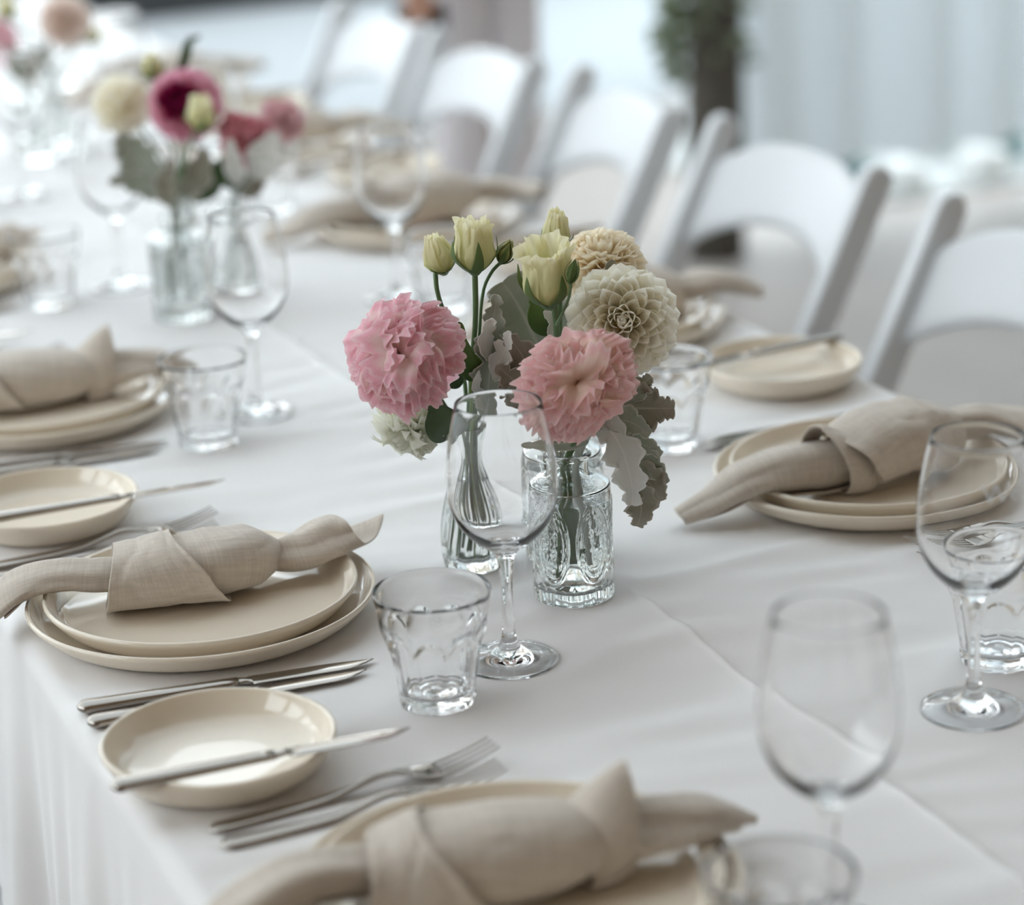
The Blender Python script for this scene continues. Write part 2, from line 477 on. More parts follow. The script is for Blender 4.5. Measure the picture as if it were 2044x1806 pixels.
# ------------------------------------------------------------------ plates
def plate_prof(R, h, base, floor_z, slope, n=26):
    """coupe plate: closed outline from the centre underneath to the centre of the floor"""
    o = [(0, .0018), (base - .012, .0018), (base - .008, 0), (base, 0)]
    out = smooth_prof([(base, 0), (base + (R - base) * .55, h * .28), (R - .0006, h * .80), (R, h - .0016)], 9)
    lip = [(R - .0006, h - .0004), (R - .0018, h), (R - .0032, h - .0009)]
    inn = smooth_prof([(R - .0036, h - .002), (R - .006, h * .72), (R - slope * .55, floor_z + (h - floor_z) * .22), (R - slope, floor_z)], 9)
    return o + out[1:] + lip + inn + [((R - slope) * .6, floor_z - .0003), ((R - slope) * .3, floor_z - .0004), (0, floor_z - .0004)]

def mesh_of(o):
    me = o.data
    bpy.data.objects.remove(o)
    return me
ME = {}
ME['dinner_plate'] = mesh_of(lathe('dinner_plate', plate_prof(.1375, .0215, .112, .0052, .022), M['china'], n=96))
ME['salad_plate'] = mesh_of(lathe('salad_plate', plate_prof(.1235, .0225, .100, .0052, .020), M['china'], n=96))
ME['bread_plate'] = mesh_of(lathe('bread_plate', plate_prof(.0805, .0260, .060, .0055, .021), M['china'], n=96))

# ------------------------------------------------------------------ glasses
def wine_prof():
    out = [(0, .0026), (.020, .0018), (.0335, .0010), (.0352, 0), (.0368, .0004), (.0372, .0014), (.0360, .0024)]
    out += smooth_prof([(.0360, .0024), (.0240, .0046), (.0130, .0085), (.0075, .0140), (.0052, .0220), (.0045, .0330), (.0043, .0520), (.0048, .0700), (.0068, .0830), (.0105, .0890)], 30)[1:]
    out += smooth_prof([(.0105, .0890), (.0210, .0960), (.0320, .1080), (.0388, .1230), (.0408, .1400), (.0398, .1590), (.0366, .1800), (.0318, .2015)], 30)[1:]
    out += [(.0316, .2021), (.0312, .2021), (.0310, .2014)]
    inn = smooth_prof([(.0310, .2014), (.0358, .1800), (.0390, .1590), (.0400, .1400), (.0379, .1235), (.0307, .1096), (.0195, .0990), (.0090, .0948), (0, .0938)], 32)[1:]
    inn[-1] = (0, .0938)
    return out + inn
ME['wine_bowl'] = mesh_of(lathe('wine_glass', wine_prof(), M['glass'], n=72))

def tumbler_mesh():
    n, H, NF = 144, .0865, 9
    V, F = [], []
    def rad(z): return np.interp(z, [0, .004, .02, .045, .06, .0865], [.0270, .0288, .0312, .0352, .0380, .0425])
    zs = list(np.concatenate([[0, .0008, .002], np.linspace(.005, .0855, 44), [.0863, .0865]]))
    rings = []
    for z in zs:
        ring = []
        for k in range(n):
            a = 2 * PI * k / n
            ph = ((k / n * NF) % 1) - .5
            arch = .0600 - .012 * (abs(ph) * 2) ** 2.4
            m = min(1, max(0, (arch - z) / .0035)); m = m * m * (3 - 2 * m)
            m *= min(1, max(0, (z - .0035) / .003)) if z > .0035 else 0
            scallop = math.cos(ph * PI)
            r = rad(z)
            r -= m * (.0011 + .0013 * scallop)
            bead = math.exp(-((z - arch - .001) / .0022) ** 2)
            r += .0006 * bead
            if z < .0035: r -= .0008 * (math.cos(ph * 2 * PI) * .5 + .5)
            if z > .0863: r -= .0004
            ring.append(len(V)); V.append((r * math.cos(a), r * math.sin(a), z))
        rings.append(ring)
    # inner wall
    for z in list(np.linspace(.0865, .012, 26)) + [.0095]:
        ring = []
        w = .0021 if z < .084 else .0012 + .0009 * (.0865 - z) / .0025
        r = rad(z) - w - (.0012 if z < .058 else .0012 * max(0, (.064 - z) / .006))
        if z < .0100: r = .0225
        for k in range(n):
            a = 2 * PI * k / n
            ring.append(len(V)); V.append((r * math.cos(a), r * math.sin(a), z))
        rings.append(ring)
    for r, z in [(.017, .0084), (.0125, .0084), (.0118, .0092), (.005, .0094)]:
        ring = []
        for k in range(n):
            a = 2 * PI * k / n
            ring.append(len(V)); V.append((r * math.cos(a), r * math.sin(a), z))
        rings.append(ring)
    for A, B in zip(rings[:-1], rings[1:]):
        for k in range(n):
            k2 = (k + 1) % n
            F.append((A[k], A[k2], B[k2], B[k]))
    F.append(tuple(rings[-1]))
    # underside: shallow punt
    prev = rings[0]
    for r, z in [(.0235, .0), (.0215, .0014), (.006, .0022)]:
        ring = []
        for k in range(n):
            a = 2 * PI * k / n
            ring.append(len(V)); V.append((r * math.cos(a), r * math.sin(a), z))
        for k in range(n):
            k2 = (k + 1) % n
            F.append((prev[k2], prev[k], ring[k], ring[k2]))
        prev = ring
    F.append(tuple(prev[::-1]))
    o = mk('tumbler', V, F, M['glass'])
    fix_normals(o.data)
    return mesh_of(o)
ME['tumbler'] = tumbler_mesh()

# ------------------------------------------------------------------ cutlery (butt at origin, tip along +X, lying on z=0)
def section_loft(name, secs, mat, n=14, power=2.6):
    """secs: (x, yc, zc, half width, half thickness)"""
    V = []
    for x, yc, zc, w, h in secs:
        for k in range(n):
            a = 2 * PI * k / n
            c, s = math.cos(a), math.sin(a)
            V.append((x, yc + w * math.copysign(abs(c) ** (2 / power), c), zc + h * math.copysign(abs(s) ** (2 / power), s)))
    F = grid_faces(len(secs), n, True)
    F.append(tuple(range(n))[::-1]); F.append(tuple(range((len(secs) - 1) * n, len(secs) * n)))
    o = mk(name, V, F, mat)
    fix_normals(o.data)
    return mesh_of(o)

def knife_parts(L, hl, wb=.0092, wt=.0058, th=.0046):
    hs = []
    for i, t in enumerate(list(np.array([0, .008, .025, .05, .085]) * .75) + list(np.linspace(.075, 1, 12))):
        rr = math.sqrt(max(0, 1 - (1 - min(1, t / .07)) ** 2)) if t < .07 else 1
        rr = max(rr, .30)
        w = (wb + (wt - wb) * t ** .8) * rr
        h = (th + (.0028 - th) * t ** .8) * rr
        hs.append((t * hl, 0, th, w, h))
    handle = section_loft('handle', hs, M['steel'], 16, 2.3)
    bs = [(hl - .001, 0, th, wt, .0026), (hl + .006, 0, th, wt * .72, .0018), (hl + .010, .0006, th, wt * .95, .0014)]
    bl = L - hl
    for t in np.linspace(.1, 1, 14):
        up = .0070; lo = .0095
        e = 1 - max(0, (t - .72) / .28) ** 2.2
        top = up * (1 - .55 * max(0, (t - .55) / .45) ** 2)
        bot = -lo * e + top * (1 - e) * .7
        if t > .995: bot = top - .0006
        bs.append((hl + bl * t, (top + bot) / 2, th - .0008 * t, max(.0003, (top - bot) / 2), .0009 - .0005 * t))
    blade = section_loft('blade', bs, M['steel'], 12, 2.0)
    return [('handle', handle), ('blade', blade)]

def fork_parts(L=.200):
    def zc(t): return .0032 + .016 * math.exp(-((t - .60) / .13) ** 2) * .55 + .012 * max(0, (t - .72) / .28) ** 1.6
    hs = []
    for t in np.linspace(0, .70, 26):
        rr = max(.3, math.sqrt(max(0, 1 - (1 - min(1, t / .03)) ** 2)))
        w = np.interp(t, [0, .1, .45, .58, .66, .70], [.0082, .0080, .0046, .0034, .0052, .0090]) * rr
        h = np.interp(t, [0, .1, .45, .6, .70], [.0024, .0024, .0024, .0020, .0012]) * rr
        hs.append((t * L, 0, zc(t), w, h))
    handle = section_loft('handle', hs, M['steel'], 14, 2.2)
    hd = []
    for t in np.linspace(.69, .80, 7):
        w = np.interp(t, [.69, .73, .80], [.0086, .0112, .0118])
        hd.append((t * L, 0, zc(t), w, .0011))
    head = section_loft('head', hd, M['steel'], 14, 3)
    parts = [('handle', handle), ('head', head)]
    for k in range(4):
        y = -.0097 + k * .00647
        ts = []
        for t in np.linspace(.79, 1, 9):
            f = (t - .79) / .21
            ts.append((t * L, y * (1 - .06 * f), zc(t),   .0015 * (1 - .5 * f ** 2), .0010 * (1 - .5 * f)))
        parts.append(('tine', section_loft('tine', ts, M['steel'], 8, 2)))
    return parts
KNIFE = knife_parts(.222, .118)
KNIFE2 = knife_parts(.210, .112)
BKNIFE = knife_parts(.206, .110, .0086, .0056, .0042)
FORK = fork_parts(.205)
FORK2 = fork_parts(.196)

def cutlery(name, parts, label, cat, p0, p1, tilt=0.0, z=.0, group=None):
    x0, y0 = p0; x1, y1 = p1
    e = thing(name, label, cat, (x0, y0, T + z), 0, group)
    e.rotation_euler = (0, -tilt, math.atan2(y1 - y0, x1 - x0))
    if z < .01: FOOT.append((x0, y0, x1, y1, .012))
    head = None
    for n_, me in parts:
        o = inst(n_, me, head if n_ == 'tine' else e)
        if n_ == 'head': head = o
    return e

# ------------------------------------------------------------------ napkins (origin: plate centre; +X towards the table centre)
def crumple(f, a, seed, amt=1.0):
    c, sn = math.cos(a), math.sin(a)
    r1 = noise.noise(Vector((f * 1.6 + seed * 3.1, c * .9 + f * .8, sn * .9)))
    r2 = noise.noise(Vector((f * 3.1 + seed * 1.7 + c, c * 1.4 - f * 1.5, sn * 1.4)))
    soft = .07 * noise.noise(Vector((f * 2.2 + seed, c * 1.1, sn * 1.1)))
    cr = -.050 * max(0, 1 - abs(r1) * 5) ** 1.5 - .030 * max(0, 1 - abs(r2) * 5) ** 1.5
    return 1 + amt * (soft + cr)

def roll_tail(pts, W, H, turns=1.2, flare=0.0, n=40, m=44, open_end=.0, tip=.0, phase=-2.2, rip=.14, seed=1):
    path = catmull(pts, n)
    t, s, u = frames(path)
    Wd = np.interp(np.linspace(0, 1, n), np.linspace(0, 1, len(W)), W)
    Hd = np.interp(np.linspace(0, 1, n), np.linspace(0, 1, len(H)), H)
    rs = np.random.RandomState(seed)
    ph = rs.uniform(0, 6.28, 4)
    G = np.zeros((n, m, 3))
    for i in range(n):
        f = i / (n - 1)
        op = open_end * f ** 2
        for j in range(m):
            q = j / (m - 1)
            a = phase + 2 * PI * turns * q * (1 - .55 * op)
            g = 1 - .28 * q + rip * math.sin(3 * a + ph[0] + 3 * f) * .6 + rip * .5 * math.sin(5 * a + ph[1] + 5 * f)
            g *= crumple(f, a, seed, 1.4)
            off = tip * f ** 3 * (q - .5) + .004 * f * math.sin(6 * q + ph[2])
            G[i, j] = path[i] + t[i] * off + s[i] * Wd[i] * g * math.cos(a) + u[i] * Hd[i] * g * math.sin(a)
    return G

def wrap_body(pts, W, H, turns=1.45, twist=1.2, phase=.4, n=44, m=80, grow=.10, sq=2.6, fold=0.0, seed=1):
    path = catmull(pts, n)
    t, s, u = frames(path)
    Wd = np.interp(np.linspace(0, 1, n), np.linspace(0, 1, len(W)), W)
    Hd = np.interp(np.linspace(0, 1, n), np.linspace(0, 1, len(H)), H)
    G = np.zeros((n, m, 3))
    for i in range(n):
        f = i / (n - 1)
        for j in range(m):
            q = j / (m - 1)
            a = phase + 2 * PI * turns * q + twist * (f - .5)
            c, sn = math.cos(a), math.sin(a)
            g = (1 - grow + grow * q * 1.6) * crumple(f, a, seed, .9)
            x = math.copysign(abs(c) ** (2 / sq), c); y = math.copysign(abs(sn) ** (2 / sq), sn)
            sh = fold * (q ** 3) * math.sin(PI * f)
            G[i, j] = path[i] + t[i] * sh + s[i] * Wd[i] * g * x + u[i] * Hd[i] * g * y
    return G

def over_wrap(pts, W, H, start, end, a0=-1.9, n=30, m=70, grow=1.05, sq=2.5, seed=4, turns=1.06):
    """a layer going once round, both its rims cut obliquely: start(a), end(a) are shifts along the roll"""
    path = catmull(pts, n)
    t, s, u = frames(path)
    Wd = np.interp(np.linspace(0, 1, n), np.linspace(0, 1, len(W)), W)
    Hd = np.interp(np.linspace(0, 1, n), np.linspace(0, 1, len(H)), H)
    G = np.zeros((n, m, 3))
    for j in range(m):
        q = j / (m - 1); a = a0 + 2 * PI * turns * q
        c, sn = math.cos(a), math.sin(a)
        x = math.copysign(abs(c) ** (2 / sq), c); y = math.copysign(abs(sn) ** (2 / sq), sn)
        for i in range(n):
            f = i / (n - 1)
            sh = start(a) * (1 - f) + end(a) * f
            lip = 1 + .05 * math.exp(-(1 - f) * 14) + .07 * math.exp(-f * 12)
            g = grow * lip * (1 + .04 * q) * crumple(f, a, seed, .8)
            G[i, j] = path[i] + t[i] * sh + s[i] * Wd[i] * g * x + u[i] * Hd[i] * g * y
    return G

def band_loop(c, ax, W, H, width, lean=0.3, n=48, m=11, grow=.1, peak=0.0, phase=-1.0, turns=1.15, seed=3):
    """a folded strip passing once round the roll"""
    ax = np.array(ax, float); ax /= np.linalg.norm(ax)
    up = np.array([0, 0, 1.]); s = np.cross(ax, up); s /= np.linalg.norm(s); u = np.cross(s, ax)
    G = np.zeros((n, m, 3))
    for i in range(n):
        f = i / (n - 1); a = phase + 2 * PI * turns * f
        g = (1 + grow * f) * crumple(f, a, seed, .8)
        for j in range(m):
            q = j / (m - 1) - .5
            bul = 1 + .12 * (1 - (2 * q) ** 2)
            G[i, j] = np.array(c) + ax * (q * width * (1 - .25 * math.cos(a)) + lean * H * math.sin(a)) + s * W * g * bul * math.cos(a) + u * (H * g * bul * math.sin(a) + peak * max(0, math.sin(a)) ** 6 * (q + .5))
    return G

def napkin_flat_knot():
    """broad wrapped knot in the middle, one tail trailing off the plate, the other lifting at its end"""
    parts = []
    parts.append(('knot', wrap_body([(-.050, .022, .036), (-.03, .016, .037), (0.01, .012, .038), (.045, .018, .036), (.066, .024, .032)],
                                    [.029, .033, .034, .029, .015], [.018, .022, .0245, .0235, .013], 1.4, -1.3, 2.0, grow=.07, fold=.006)))
    parts.append(('flap', over_wrap([(-.066, .026, .036), (-.045, .020, .037), (-.02, .014, .038), (.0, .011, .038)],
                                    [.033, .0345, .036, .0365], [.0205, .0225, .0245, .0250],
                                    lambda a: .006 * math.sin(a), lambda a: .004 - .020 * math.sin(a) + .004 * math.cos(a), a0=-1.75)))
    parts.append(('tail', roll_tail([(-.040, .026, .036), (-.075, .036, .036), (-.105, .045, .037), (-.135, .050, .031), (-.162, .052, .013)],
                                    [.020, .020, .022, .026, .024], [.012, .013, .012, .012, .009], 1.3, open_end=.3, tip=.02, seed=2)))
    parts.append(('tail', roll_tail([(.045, .022, .032), (.066, .020, .030), (.090, .016, .033), (.115, .018, .041), (.142, .014, .048)],
                                    [.012, .017, .024, .028, .027], [.011, .012, .018, .020, .017], 1.15, open_end=.9, tip=-.034, phase=-2.6, seed=5)))
    return parts

def napkin_band_knot():
    """long roll held by a folded band near its inner end, both tails long"""
    parts = []
    parts.append(('knot', wrap_body([(-.082, .022, .038), (-.05, .012, .040), (-.01, .005, .040), (.03, .002, .038), (.06, .004, .034)],
                                    [.026, .036, .038, .034, .022], [.019, .025, .026, .023, .016], 1.5, -1.5, 2.2, grow=.09, fold=.01, seed=6)))
    parts.append(('flap', over_wrap([(-.085, .022, .037), (-.07, .018, .038), (-.055, .014, .039), (-.04, .010, .040)],
                                    [.028, .033, .037, .038], [.020, .0235, .0258, .0265],
                                    lambda a: .010 * math.sin(a), lambda a: .010 - .022 * math.sin(a), a0=-1.75, seed=9)))
    parts.append(('band', band_loop((.060, .002, .036), (1, -.05, .35), .025, .025, .040, .45, peak=.012, phase=-1.4)))
    parts.append(('tail', roll_tail([(-.05, .016, .038), (-.09, .024, .039), (-.125, .026, .041), (-.155, .022, .034), (-.185, .018, .020)],
                                    [.018, .020, .024, .028, .026], [.014, .015, .015, .013, .010], 1.3, open_end=.4, tip=.02, seed=8)))
    parts.append(('tail', roll_tail([(.042, .002, .036), (.075, .001, .035), (.105, -.002, .037), (.13, -.002, .034), (.158, -.001, .022)],
                                    [.024, .025, .025, .022, .008], [.022, .021, .016, .012, .006], 1.25, open_end=.5, tip=.02, seed=11)))
    return parts

def napkin_drop_knot():
    """as the band knot, its inner tail dropping off the plate to the cloth"""
    parts = []
    parts.append(('knot', wrap_body([(-.075, .000, .040), (-.05, .004, .044), (-.01, .012, .046), (.02, .020, .044), (.036, .026, .040)],
                                    [.028, .036, .037, .033, .024], [.020, .027, .028, .026, .020], 1.5, -1.5, 2.2, grow=.09, fold=.01, seed=13)))
    parts.append(('flap', over_wrap([(-.03, .008, .045), (-.01, .012, .046), (.01, .017, .045), (.03, .023, .042)],
                                    [.036, .0375, .036, .032], [.0275, .0285, .0275, .0245],
                                    lambda a: -.02 + .010 * math.sin(a), lambda a: .004 + .020 * math.sin(a) - .008 * math.cos(a), a0=-1.75, seed=14)))
    parts.append(('band', band_loop((.046, .020, .036), (1, .35, .30), .029, .025, .030, .75, peak=.006, phase=-1.2, grow=.06)))
    parts.append(('tail', roll_tail([(-.055, -.002, .038), (-.085, -.010, .040), (-.115, -.014, .040), (-.145, -.008, .036), (-.170, .010, .032)],
                                    [.018, .022, .026, .028, .026], [.014, .015, .015, .013, .012], 1.3, open_end=.4, tip=.02, seed=18)))
    parts.append(('tail', roll_tail([(.030, .018, .037), (.060, .018, .037), (.095, .018, .039), (.135, .016, .034), (.162, .012, .020), (.188, .008, .010)],
                                    [.026, .028, .031, .028, .022, .015], [.023, .024, .021, .016, .012, .008], 1.25, open_end=.45, tip=.015, rip=.08, seed=21)))
    return parts

PL_R = [0, .1035, .1125, .1165, .1190, .1262, .1320, .1400, .1480, .1560, .30]
PL_Z = [.0102, .0102, .0142, .0215, .0276, .0276, .0245, .0222, .0120, .0008, .0008]
def drape(G):
    r = np.hypot(G[..., 0], G[..., 1])
    h = np.interp(r, PL_R, PL_Z) + .0014
    G = G.copy(); G[..., 2] = np.maximum(G[..., 2], h + .02 * np.clip(G[..., 2] + .02, 0, .06))
    return G
NAPK = {}
def napkin(kind, label, x, y, rz, flip=1, group=None):
    key = (kind.__name__, flip)
    if key not in NAPK:
        e = thing('napkin', label, 'napkin')
        for n_, G in kind():
            if flip < 0:
                G = G.copy(); G[..., 1] *= -1; G = G[:, ::-1]
            sheet(n_, drape(G), M['linen'], e, .0018, 1)
        NAPK[key] = e
    else:
        e = copy_tree(NAPK[key])
        e['label'] = label
    e.location = (x, y, T); e.rotation_euler = (0, 0, rz)
    return e

# ------------------------------------------------------------------ place settings
WHERE = {'A': 'one place before the peach posy', 'B': 'level with the peach posy', 'C': 'between the peach and magenta posies',
         'D': 'just past the magenta posy', 'E': 'level with the blush posy', 'F': 'past the blush posy'}
def put(name, me, label, cat, x, y, z=0.0, rz=0.0):
    o = inst(name, me)
    o.location = (x, y, T + z); o.rotation_euler = (0, 0, rz)
    if z == 0: FOOT.append((x, y, x, y, {'dinner_plate': .118, 'bread_plate': .066, 'wine_glass': .040, 'tumbler': .032}[name]))
    return tag(o, label, cat)

def wine(x, y, where, lean=0.0):
    e = put('wine_glass', ME['wine_bowl'], 'empty stemmed wine glass, ' + where, 'wine glass', x, y, 0, rnd.uniform(0, 6))
    return e
def tumb(x, y, where):
    return put('tumbler', ME['tumbler'], 'faceted clear water tumbler, ' + where, 'tumbler', x, y, 0, rnd.uniform(0, 6))

def setting(side, key, px, py, nap, nrz=0.0, flip=1, bread=None, bk=None, knives=True, forks=True, glasses=(), kdx=0.0):
    s = 1 if side == 'open' else -1
    w = '%s side, %s' % ('open' if s > 0 else 'chair', WHERE[key])
    put('dinner_plate', ME['dinner_plate'], 'large cream dinner plate under a smaller plate, ' + w, 'plate', px, py, 0)
    put('salad_plate', ME['salad_plate'], 'cream upper plate carrying a napkin, ' + w, 'plate', px, py, .0050)
    if nap: napkin(nap, 'knotted beige linen napkin on plates, ' + w, px, py, (0 if s > 0 else PI) + nrz, flip)
    bx = px - s * .072; by = py + s * .280
    if bread: bx, by = bread
    put('bread_plate', ME['bread_plate'], 'small cream bread plate under a knife, ' + w, 'plate', bx, by)
    b0, b1 = bk or ((bx - s * .088, by - s * .052), (bx + s * .115, by - s * .060))
    cutlery('butter_knife', BKNIFE, 'steel knife lying across a bread plate, ' + w, 'knife', b0, b1, 0.0, .0250)
    x0 = px - s * .136
    if knives:
        cutlery('table_knife', KNIFE, 'steel knife nearer the stacked plates, ' + w, 'knife', (x0 + kdx, py - s * .139), (x0 + kdx + s * .22, py - s * .160))
        cutlery('entree_knife', KNIFE2, 'steel knife farther from the stacked plates, ' + w, 'knife', (x0 + kdx, py - s * .168), (x0 + kdx + s * .21, py - s * .176))
    if forks:
        cutlery('table_fork', FORK2, 'steel fork nearer the stacked plates, ' + w, 'fork', (x0 + s * .002, py + s * .163), (x0 + s * .20, py + s * .163), 0.0, -.0006)
        cutlery('entree_fork', FORK, 'steel fork farther from the stacked plates, ' + w, 'fork', (x0 + s * .002, py + s * .187), (x0 + s * .19, py + s * .197), 0.0, -.0006)
    for fn, gx, gy in glasses: fn(gx, gy, w)

setting('open', 'A', -.149, -.352, napkin_band_knot, 0.0, 1, (-.248, -.076), ((-.336, -.127), (-.134, -.136)), True, True, [(wine, .004, -.462), (tumb, -.063, -.524)], -.031)
setting('open', 'B', -.177, .202, napkin_flat_knot, 0, 1, (-.236, .478), ((-.292, .434), (-.112, .430)), True, True, [(wine, 0, 0), (tumb, -.075, -.042)])
setting('open', 'C', -.165, .800, napkin_band_knot, .05, 1, None, None, True, True, [(wine, .025, .690), (tumb, -.045, .622)])
setting('open', 'D', -.165, 1.400, napkin_flat_knot, .15, 1, None, None, True, True, [(wine, .040, 1.262), (tumb, -.055, 1.225)])
setting('open', 'E', -.165, 1.970, napkin_band_knot, .1, 1, None, None, True, True, [(wine, .060, 1.840), (tumb, -.035, 1.785)])
setting('chair', 'B', .432, .200, napkin_drop_knot, 0.0, 1, None, None, True, True, [(tumb, .331, .392), (wine, .262, .400)])
setting('chair', 'C', .445, .785, napkin_band_knot, .1, 1, (.519, .515), ((.606, .545), (.420, .523)), True, True, [(wine, .304, 1.030), (tumb, .334, .960)])
setting('chair', 'D', .447, 1.345, napkin_drop_knot, -.1, 1, None, None, True, True, [(wine, .250, 1.56), (tumb, .325, 1.550)])
setting('chair', 'E', .447, 1.920, napkin_band_knot, 0, 1, None, None, True, True, [(wine, .28, 2.12), (tumb, .345, 2.10)])
setting('chair', 'F', .447, 2.490, napkin_drop_knot, .1, 1, None, None, True, True, [(wine, .245, 2.72), (tumb, .320, 2.705)])
g0 = wine(.250, -.238, 'chair side, one place before the peach posy')
tumb(.315, -.172, 'chair side, one place before the peach posy')

# etched lettering on the glass in front of the chair-side place
def etched(word, parent, size, zc, ang, rfun):
    cu = bpy.data.curves.new('lettering', 'FONT')
    cu.body = word; cu.size = size; cu.align_x = 'CENTER'
    tmp = bpy.data.objects.new('tmp', cu); COL.objects.link(tmp)
    bpy.context.view_layer.update()
    me = bpy.data.meshes.new_from_object(tmp.evaluated_get(bpy.context.evaluated_depsgraph_get()))
    bpy.data.objects.remove(tmp)
    for v in me.vertices:
        z = zc + v.co.y; r = rfun(z) + .0007
        a = ang + v.co.x / r
        v.co = (r * math.cos(a), r * math.sin(a), z)
    me.materials.clear(); me.materials.append(M['etch'])
    o = inst('lettering', me, parent)
    o['label'] = 'etched white lettering'
    return o
g0.rotation_euler = (0, 0, 0)
_b = [(.1400, .0408), (.1590, .0398), (.1800, .0366), (.2015, .0318)]
etched('Well', g0, .0185, .1665, -1.60, lambda z: np.interp(z, [b[0] for b in _b], [b[1] for b in _b]))

# ------------------------------------------------------------------ vases
def ring_mesh(name, outer, inner, n, mat):
    """outer/inner: functions (theta, i) -> (r, z) lists of rings; closed glass body"""
    V, F, rings = [], [], []
    for prof in (outer, inner):
        for row in prof:
            ring = []
            for k in range(n):
                a = 2 * PI * k / n
                r, z = row(a)
                ring.append(len(V)); V.append((r * math.cos(a), r * math.sin(a), z))
            rings.append(ring)
    for A, B in zip(rings[:-1], rings[1:]):
        for k in range(n):
            k2 = (k + 1) % n
            F.append((A[k], A[k2], B[k2], B[k]))
    F.append(tuple(rings[-1])); F.append(tuple(rings[0][::-1]))
    o = mk(name, V, F, mat)
    fix_normals(o.data)
    return mesh_of(o)

def bottle_mesh():
    n = 216
    zs = np.concatenate([np.linspace(.0, .004, 4), np.linspace(.0055, .096, 92)])
    NF = 6
    def body(z):
        def f(a):
            r = np.interp(z, [0, .002, .010, .090, .096], [.0325, .0338, .0342, .0345, .0340])
            # six gently flattened faces
            ph = ((a / (2 * PI) * NF) % 1) - .5
            r *= 1 - .030 * math.cos(ph * 2 * PI) * np.interp(z, [0, .012, .085, .096], [.2, 1, 1, .2])
            if z < .017:   # flutes round the foot
                fl = abs(math.sin(a * 12)) ** .7
                r += .0016 * (fl - .6) * np.interp(z, [0, .003, .012, .017], [.5, 1, 1, 0])
            # raised oval medallions with beading
            ex = ph * 2 * PI / NF * .034 / .0135; ez = (z - .054) / .0325
            q = math.hypot(ex, ez)
            r += .0010 * math.exp(-((q - 1.0) / .055) ** 2) + .0008 * math.exp(-((q - .80) / .05) ** 2)
            if .83 < q < .97:
                r += .0004 * max(0, math.sin(math.atan2(ez, ex) * 14))
            if q < .68:
                r += .0007 * noise.noise(Vector((ex * 5 + math.floor(a / (2 * PI) * NF) * 7, ez * 11, 2.0)))
            return r, z
        return f
    outer = [(lambda a: (.0255, .0014)), (lambda a: (.0280, .0012)), (lambda a: (.0295, .0))] + [body(z) for z in zs]      # shallow punt underneath
    neck = smooth_prof([(.0340, .096), (.0318, .1005), (.0255, .1040), (.0185, .1055), (.0158, .1085), (.0152, .1150), (.0154, .1195), (.0178, .1212), (.0186, .1230), (.0176, .1250), (.0160, .1258)], 26)[1:]
    outer += [(lambda a, r=r, z=z: (r, z)) for r, z in neck]
    inn = smooth_prof([(.0140, .1254), (.0130, .1225), (.0126, .1150), (.0130, .1080), (.0165, .1030), (.0250, .1005), (.0300, .0965), (.0312, .0900), (.0308, .0300), (.0300, .0150), (.0260, .0095), (.0120, .0085), (.004, .0085)], 40)
    inner = [(lambda a, r=r, z=z: (r, z)) for r, z in inn]
    return ring_mesh('bottle', outer, inner, n, M['vglass'])

def carafe_mesh(H=.122):
    """small fluted bud vase: belly, pinched neck, flared lip"""
    n = 192
    pr = smooth_prof([(.0215, 0), (.0238, .004), (.0250, .018), (.0242, .036), (.0205, .056), (.0150, .074), (.0108, .087), (.0098, .095), (.0110, .104), (.0138, .114), (.0152, H - .001)], 60)
    def row(r, z):
        def f(a):
            fl = np.interp(z, [0, .006, .014, .080, .092, .1], [.2, .6, 1, 1, .3, 0])
            w = a + .12 * math.sin(z * 90) * np.interp(z, [0, .05, .09], [1, .3, 0])
            return r * (1 + fl * .045 * math.cos(12 * w)), z
        return f
    outer = [(lambda a: (.0155, .0014)), (lambda a: (.0175, .0012)), (lambda a: (.0190, .0))] + [row(r, z) for r, z in pr] + [(lambda a: (.0150, H)), (lambda a: (.0139, H))]
    inn = [(r - .0019, z) for r, z in pr[::-1] if z > .012] + [(.018, .0098), (.008, .0090), (.003, .009)]
    inner = [(lambda a, r=r, z=z: (r, z)) for r, z in inn]
    return ring_mesh('carafe', outer, inner, n, M['vglass'])

def water_mesh(prof):
    return mesh_of(lathe('water', prof, M['water'], n=48))
ME['bottle'] = bottle_mesh()
ME['carafe'] = carafe_mesh()
ME['bwater'] = water_mesh([(0, .0086), (.012, .0087), (.0262, .0098), (.0302, .0152), (.0310, .030), (.0314, .085), (.0314, .0870), (.0305, .0872), (0, .0870)])
ME['cwater'] = water_mesh([(0, .0092), (.016, .0098), (.0215, .0140), (.0234, .022), (.0226, .036), (.0189, .056), (.0134, .0735), (.0125, .076), (0, .076)])

def vase(kind, x, y, label, rz=0.0):
    e = thing('bud_vase', label, 'vase', (x, y, T), rz)
    FOOT.append((x, y, x, y, .036 if kind == 'bottle' else .027))
    if kind == 'bottle': e.scale = (.94, .94, .95)
    inst('glass_body', ME['bottle' if kind == 'bottle' else 'carafe'], e)
    inst('water', ME['bwater' if kind == 'bottle' else 'cwater'], e)
    return e
vase('bottle', .098, .098, 'embossed glass bottle with oval medallions holding a drooping silver leaf, peach posy', .12)
vase('bottle', .127, .176, 'embossed glass bottle half hidden behind another, peach posy', .5)
vase('carafe', .052, .196, 'fluted glass bud vase with pinched neck, peach posy', 0)

